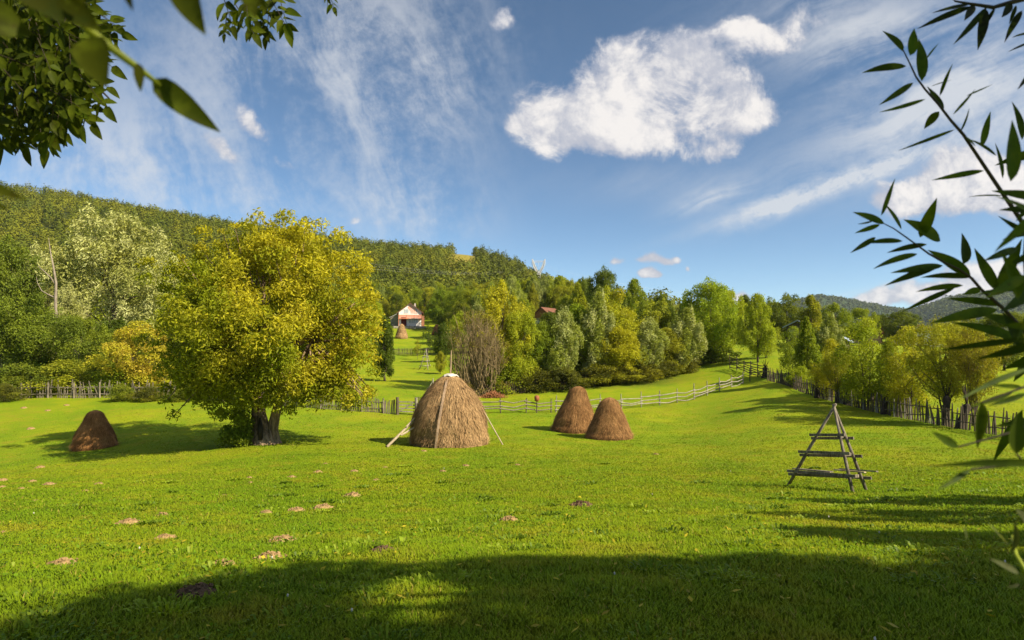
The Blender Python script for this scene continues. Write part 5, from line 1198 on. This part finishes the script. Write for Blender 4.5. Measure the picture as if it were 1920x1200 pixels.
def willow():
    rng = np.random.default_rng(41)
    e = empty('willow_tree', (6.6, 2.2, float(height(6.6, 2.2))), 0, 'willow whose dark leafy branches hang into the right side of the view', 'willow')
    O = np.array(e.location)
    # crown out of the frame, its shade falls across the foreground
    poly = [(-900, 1420), (-300, 1255), (0, 1205), (160, 1165), (300, 1125), (450, 1096), (600, 1078), (700, 1068), (850, 1068), (1000, 1064), (1150, 1070), (1300, 1066), (1500, 1060), (1700, 1062), (2050, 1050), (2300, 1200), (2300, 1900), (-900, 1900)]
    holes = [(745, 1125, 150, 42), (880, 1140, 140, 34), (1170, 1195, 150, 36), (1700, 1070, 120, 24), (960, 1200, 120, 22)]
    reg = region(poly, 620, rng, holes)
    C = shade_crown(rng, reg, lambda: rng.uniform(5.0, 8.5), 46000, .15, .062, .42, 30, 'crown', e, (*G_MID, .2))
    mb = MB()
    tr = [np.array([0, 0, -.3]), np.array([.05, 0, 1.0]), np.array([.1, -.2, 2.2]), np.array([-.1, -.4, 3.6]), np.array([-.3, -.7, 5.5])]
    mb.tube(tr, [.36, .26, .22, .16, .08], 9)
    for i in rng.choice(len(C), 34, replace=False):
        b = C[i, :3]; a = tr[3]*.6+tr[2]*.4; mid = a*.5+b*.5+np.array([0, 0, .4]); mb.tube([a, mid, b], [.09, .05, .015], 4, cap=False)
    mb.build('trunk', M['bark'], e, smooth=True)
    # ---- branches in view: photo coordinates and distance
    D0 = 1.45
    def P(px, py, d=D0): return at(px, py, d)-O
    def twig(name, pts, r0, r1, leavesl, col, mat='twig_dark', fill=None):
        b = MB(); n = len(pts); b.tube([P(*q) for q in pts], np.linspace(r0, r1, n), 6); lb = LB()
        for lf in leavesl:
            bx, by, tx, ty, wpx = lf[:5]; dd = lf[5] if len(lf) > 5 else D0; dz = rng.uniform(-.05, .05)
            A_ = P(bx, by, dd); B_ = P(tx, ty, dd+dz); V, Q = blade_leaf(A_, B_, wpx/FPX*dd*.86, rng, 'willow', rng.uniform(-.10, .14)); lb.add(V, Q, rng.random(), rng.random())
            if len(lf) > 6: b.tube([P(lf[6], lf[7], dd), A_], [.0016, .0012], 4, cap=False)
        if fill: fill(lb, b)
        o = b.build(name, M[mat], e, smooth=True); lb.build('leaves', M['near_willow'], o, col)
    colA = (.046, .078, .006, .5)
    twig('branch', [(1975, 505), (1935, 445), (1900, 392), (1868, 345), (1838, 300), (1806, 252), (1783, 226), (1760, 196), (1735, 168), (1718, 145), (1704, 115), (1693, 93)], .0052, .0012,
         [(1693, 97, 1655, 57, 30), (1706, 104, 1714, 54, 26), (1728, 152, 1722, 70, 24), (1699, 124, 1620, 136, 18), (1712, 155, 1645, 198, 14), (1735, 186, 1645, 209, 9), (1768, 208, 1738, 160, 18), (1761, 209, 1733, 242, 18),
          (1790, 243, 1682, 283, 8), (1845, 320, 1747, 338, 15), (1840, 275, 1857, 210, 16), (1868, 292, 1820, 262, 8), (1880, 335, 1867, 268, 16), (1881, 367, 1817, 369, 4), (1808, 255, 1830, 275, 9), (1762, 180, 1787, 120, 8), (1787, 215, 1828, 165, 6), (1800, 248, 1818, 200, 5), (1746, 162, 1785, 148, 5), (1735, 112, 1760, 82, 4), (1812, 180, 1860, 157, 4)], colA)
    twig('branch', [(1965, 690), (1920, 620), (1885, 582), (1858, 558), (1840, 543), (1822, 522), (1800, 506), (1770, 492), (1742, 476), (1720, 460), (1695, 442), (1675, 428), (1655, 418)], .0046, .0011,
         [(1658, 419, 1600, 398, 18), (1650, 421, 1602, 437, 11), (1638, 414, 1604, 419, 4), (1652, 404, 1676, 335, 16), (1690, 430, 1658, 380, 16), (1642, 445, 1596, 475, 12), (1692, 452, 1626, 457, 13), (1738, 458, 1664, 474, 14),
          (1720, 476, 1645, 504, 14), (1768, 498, 1672, 512, 17), (1758, 500, 1662, 536, 16), (1725, 445, 1757, 371, 24), (1763, 452, 1696, 412, 32), (1806, 495, 1806, 432, 28), (1820, 518, 1740, 470, 26), (1822, 520, 1727, 520, 16), (1806, 535, 1718, 548, 14),
          (1790, 540, 1692, 586, 12), (1870, 545, 1827, 465, 24), (1868, 540, 1916, 448, 30), (1838, 542, 1805, 552, 16), (1880, 572, 1775, 560, 18), (1870, 580, 1750, 607, 24), (1905, 610, 1840, 590, 20), (1920, 640, 1790, 607, 22), (1930, 570, 1895, 495, 26, 1.2)], colA)
    twig('branch', [(2000, -30), (1935, -6), (1890, 6), (1862, 14), (1838, 10), (1812, 6), (1790, 2)], .007, .002,
         [(1822, 12, 1720, 54, 18), (1818, 8, 1748, 24, 10), (1826, 10, 1806, 40, 16), (1850, 14, 1784, 84, 14), (1848, 16, 1830, 96, 20), (1866, 14, 1840, 60, 9), (1896, 4, 1872, 34, 18), (1916, 20, 1892, 76, 14), (1930, 62, 1898, 70, 6), (1935, 78, 1890, 97, 6), (1905, 10, 1895, 45, 10), (1790, 2, 1770, -8, 10), (1938, 130, 1912, 168, 12, 1.2)], (.010, .014, .006, .2), 'twig_dark')
    def edge_fill(lb, b):
        # crowded, closer leaves along the right border
        r = np.random.default_rng(4)
        for q in range(28):
            bx = r.uniform(1905, 1990); by = r.uniform(240, 830); d = r.uniform(.85, 1.5); a = R(r.choice([-150, -165, 170, -120, -100, 150])+r.normal()*16); L = r.uniform(70, 130)
            tx = bx+math.cos(a)*L; ty = by-math.sin(a)*L
            if tx < 1850 and (by < 430 or by > 700): continue
            V, Q = blade_leaf(P(bx, by, d), P(tx, ty, d+r.uniform(-.08, .08)), r.uniform(13, 22)/FPX*d, r, 'willow', r.uniform(-.1, .15)); lb.add(V, Q, r.random(), r.random())
    twig('branch', [(1985, 1080, .95), (1962, 900, 1.0), (1950, 760, 1.05), (1935, 620, 1.1), (1925, 480, 1.1), (1935, 330, 1.1), (1940, 240, 1.1)], .009, .004,
         [(1895, 340, 1898, 225, 34, 1.0), (1910, 560, 1882, 480, 30, 1.0), (1915, 655, 1880, 585, 26, 1.1), (1925, 635, 1760, 660, 15, 1.0), (1960, 640, 1830, 672, 20, .95), (1930, 690, 1808, 752, 12, .8), (1915, 725, 1855, 722, 10, .9), (1900, 735, 1812, 760, 13, .9), (1925, 738, 1850, 760, 12, .9),
          (1840, 755, 1826, 838, 30, .8, 1930, 722), (1797, 838, 1742, 806, 20, .8, 1935, 800), (1905, 850, 1908, 775, 34, .75, 1950, 900), (1990, 868, 1758, 890, 18, .7), (1820, 880, 1757, 918, 12, .7, 1900, 872), (1870, 862, 1800, 868, 8, .7), (1925, 905, 1886, 906, 6, .8)], (.036, .062, .007, .4), fill=edge_fill)
    twig('branch', [(1960, 1120, .8), (1925, 1075, .8), (1905, 1040, .82), (1898, 1005, .85)], .004, .0018,
         [(1898, 1035, 1902, 985, 14, .8), (1888, 1020, 1870, 1000, 14, .8), (1910, 1075, 1858, 1050, 13, .7), (1935, 985, 1905, 955, 20, .75), (1875, 1008, 1858, 985, 5, .8), (1912, 1095, 1885, 1100, 8, .8), (1812, 1012, 1808, 985, 7, .7)], (.075, .085, .040, .1), 'twig_green')
willow()
def streak_trees():
    # two young trees right of the frame: their shade lies in streaks on the right of the meadow
    rng = np.random.default_rng(51)
    for k, (poly, hr, nreg, loc) in enumerate([([(1470, 938), (1600, 936), (1760, 934), (2100, 932), (2100, 946), (1700, 950), (1560, 946)], (2.6, 4.2), 70, (15.5, 8.5)), ([(1420, 966), (1560, 962), (1800, 958), (2150, 958), (2150, 992), (1800, 988), (1600, 984)], (2.4, 4.2), 90, (13.2, 6.6)), ([(1500, 1004), (1560, 996), (1800, 1004), (2100, 1006), (2100, 1026), (1760, 1032), (1600, 1024)], (2.4, 4.0), 90, (11.5, 5.2))]):
        e = empty('young_willow', (loc[0], loc[1], float(height(*loc))), 0, 'young willow beyond the right picture edge shading the meadow', 'willow', 'young willows beyond the right edge')
        C = shade_crown(rng, region(poly, nreg, rng), lambda: rng.uniform(*hr), 5200, .16, .07, .34, 30, 'crown', e, (*G_MID, .2))
        mb = MB(); mb.tube([np.array([0, 0, -.2]), np.array([0, 0, 1.2]), np.array([.1, 0, 2.6])], [.11, .08, .04], 6)
        for i in range(0, len(C), 5): mb.tube([np.array([0, 0, 1.4]), C[i, :3]*.5+np.array([0, 0, .8]), C[i, :3]], [.035, .02, .008], 4, cap=False)
        mb.build('trunk', M['bark'], e)
streak_trees()
def ash():
    rng = np.random.default_rng(61); e = empty('ash_tree', (-5.5, -1.5, float(height(-5.5, -1.5))), 0, 'ash tree whose dark leafy boughs hang into the upper left corner', 'ash tree'); O = np.array(e.location)
    P = lambda px, py, d: at(px, py, d)-O
    mb = MB(); tr = [np.array([0, 0, -.3]), np.array([.1, .1, 1.6]), np.array([.5, .5, 3.2]), np.array([1.2, 1.3, 4.6])]; mb.tube(tr, [.34, .25, .18, .08], 9)
    for q in range(10): 
        a = rng.uniform(2.2, 5.4); b = tr[2]+np.array([math.cos(a)*2.4, math.sin(a)*2.4, rng.uniform(.6, 2.6)]); mb.tube([tr[2]*.7+tr[1]*.3, b*.5+tr[2]*.5+np.array([0, 0, .4]), b], [.09, .06, .02], 5)
    mb.build('trunk', M['bark'], e, smooth=True)
    C = np.array([[*(tr[2]+np.array([math.cos(a)*r_, math.sin(a)*r_, z])), .7, .7, .5] for a, r_, z in zip(rng.uniform(1.9, 5.6, 60), rng.uniform(.5, 2.9, 60), rng.uniform(.3, 3.2, 60))])
    V, Q, v, v2 = leaves(rng, C, 9000, .12, .05); px, py, d = project(V.reshape(-1, 4, 3).mean(1)+O); k = ~((d > 0) & (px > -40) & (px < 1960) & (py > -40) & (py < 1240)); m = k.sum()
    c = mesh('crown', V.reshape(-1, 4, 3)[k].reshape(-1, 3), [np.arange(4*m).reshape(m, 4)], M['leaf'], e, attrs={'v': v[k], 'v2': v2[k]}); c.color = (*G_MID, .3)
    def pinnate(lb, b, px, py, ang, Lp, d, n=3, lw=.46, ll=.42, term=True):
        """compound leaf: stalk from a photo point, pairs of leaflets"""
        u = np.array([math.cos(R(ang)), -math.sin(R(ang))]); s = np.array([-u[1], u[0]]); p0 = np.array([px, py]); z1 = rng.uniform(-.12, .12)
        Q3 = lambda q, f: P(q[0], q[1], d+z1*f)
        b.tube([Q3(p0, 0), Q3(p0+u*Lp*.5, .5), Q3(p0+u*Lp, 1)], [.0018, .0013, .0009], 4, cap=False)
        for i in range(n):
            f = (i+.6)/n; c = p0+u*Lp*f*.92
            for sg in (-1, 1):
                L = Lp*ll*rng.uniform(.8, 1.15); dr = u*rng.uniform(.45, .8)+s*sg*rng.uniform(.6, .95); dr /= np.linalg.norm(dr); t = c+dr*L+np.array([0, L*.15])
                V, Q = blade_leaf(Q3(c+dr*L*.08, f), P(t[0], t[1], d+z1*f+rng.uniform(-.06, .06)), L*lw/FPX*d, rng, 'ash', rng.uniform(-.05, .2), seg=6); lb.add(V, Q, rng.random(), rng.random())
        if term:
            c = p0+u*Lp*.95; t = c+u*Lp*ll*1.1; V, Q = blade_leaf(Q3(c, 1), P(t[0], t[1], d+z1), Lp*ll*lw*1.1/FPX*d, rng, 'ash', .1, seg=6); lb.add(V, Q, rng.random(), rng.random())
    def bough(pts, r0, r1, fn, col):
        b = MB(); b.tube([P(*q) for q in pts], np.linspace(r0, r1, len(pts)), 6); lb = LB(); fn(lb, b); o = b.build('branch', M['twig_dark'], e, smooth=True); lb.build('leaves', M['near_ash'], o, col)
    def mass(lb, b):
        r = np.random.default_rng(7)
        for q in range(230):          # crowded dark mass in the corner
            x = r.uniform(-90, 165); y = r.uniform(-70, 205)
            if x > 165-.25*max(0, y-60) or x+y*.35 > 195: continue
            pinnate(lb, b, x, y, r.uniform(-115, -20), r.uniform(62, 90), r.uniform(2.0, 2.9), r.integers(2, 4))
        for (x, y, a, L) in [(60, 175, -55, 80), (110, 165, -45, 75), (95, 200, -60, 60), (30, 205, -75, 78), (150, 120, -40, 70), (10, 190, -95, 85), (165, 40, -20, 70), (150, 140, -52, 80), (55, 140, -62, 90), (175, 15, -38, 58), (190, 45, -55, 45)]:
            pinnate(lb, b, x, y, a, L, r.uniform(2.1, 2.6), 2 if L < 72 else 3)
    bough([(-420, -260, 2.6), (-150, -90, 2.5), (0, 10, 2.4), (70, 80, 2.35), (125, 110, 2.3), (165, 145, 2.3), (205, 185, 2.3)], .022, .003, mass, (.048, .070, .005, .35))
    def topc(lb, b):
        for (x, y, a, L) in [(418, -8, -72, 62), (440, 6, -58, 70), (425, 25, -95, 40), (470, -20, -70, 75), (500, -15, -60, 72), (505, 10, -95, 60), (520, -20, -75, 80), (485, -20, -100, 70), (455, -25, -80, 60), (612, -25, -70, 42), (600, -28, -60, 30), (640, -22, -30, 24)]:
            pinnate(lb, b, x, y, a, L, rng.uniform(1.9, 2.3), 3)
    bough([(-200, -420, 2.3), (150, -240, 2.2), (380, -90, 2.1), (500, -40, 2.1), (640, -28, 2.1)], .014, .003, topc, (.050, .072, .005, .35))
    def near(lb, b):
        d = .52
        for (bx, by, tx, ty, wpx, dd) in [(285, 148, 414, 243, 46, .56), (168, 70, 200, 158, 66, .50), (258, 118, 268, 172, 20, .52), (150, 10, 140, -60, 60, .5), (75, -30, 190, 60, 60, .5), (20, -60, 120, 40, 80, .46), (-40, 20, 60, 60, 70, .5), (330, -60, 384, 58, 60, .48), (230, -40, 250, 20, 18, .45), (-50, 330, 50, 372, 26, .4), (-40, 372, 18, 388, 18, .4), (470, -70, 480, 26, 70, .5), (440, -70, 500, 20, 50, .52)]:
            V, Q = blade_leaf(P(bx, by, dd), P(tx, ty, dd+rng.uniform(-.02, .02)), wpx/FPX*dd, rng, 'ash', rng.uniform(0, .15), seg=8); lb.add(V, Q, rng.uniform(.0, .7), rng.random())
    b = MB(); b.tube([P(-60, -220, .55), P(60, -90, .53), P(120, -10, .52), P(165, 55, .52), P(215, 95, .53), P(260, 128, .54), P(300, 160, .56)], [.006, .005, .004, .0038, .0036, .003, .0015], 7)
    lb = LB(); near(lb, b); o = b.build('branch', M['twig_green'], e, smooth=True); lb.build('leaves', M['near_ash'], o, (.040, .050, .004, .3))
ash()
# ------------------------------------------------------------------ valley haze
def haze():
    m, T, o = new_mat('haze_air'); v = T.node('ShaderNodeVolumePrincipled')
    v.inputs['Color'].default_value = (.75, .85, 1, 1); v.inputs['Density'].default_value = .00006; v.inputs['Anisotropy'].default_value = .3
    T.l.new(v.outputs[0], o.inputs['Volume'])
    zmin = min(-60.0, ZMIN)-1; mb = MB(); mb.box((0, 0, (260+zmin)/2), (7900, 7900, 260-zmin))
    tag(mb.build('haze', m), 'thin blue haze lying over the valley', 'haze', kind='stuff')
haze()
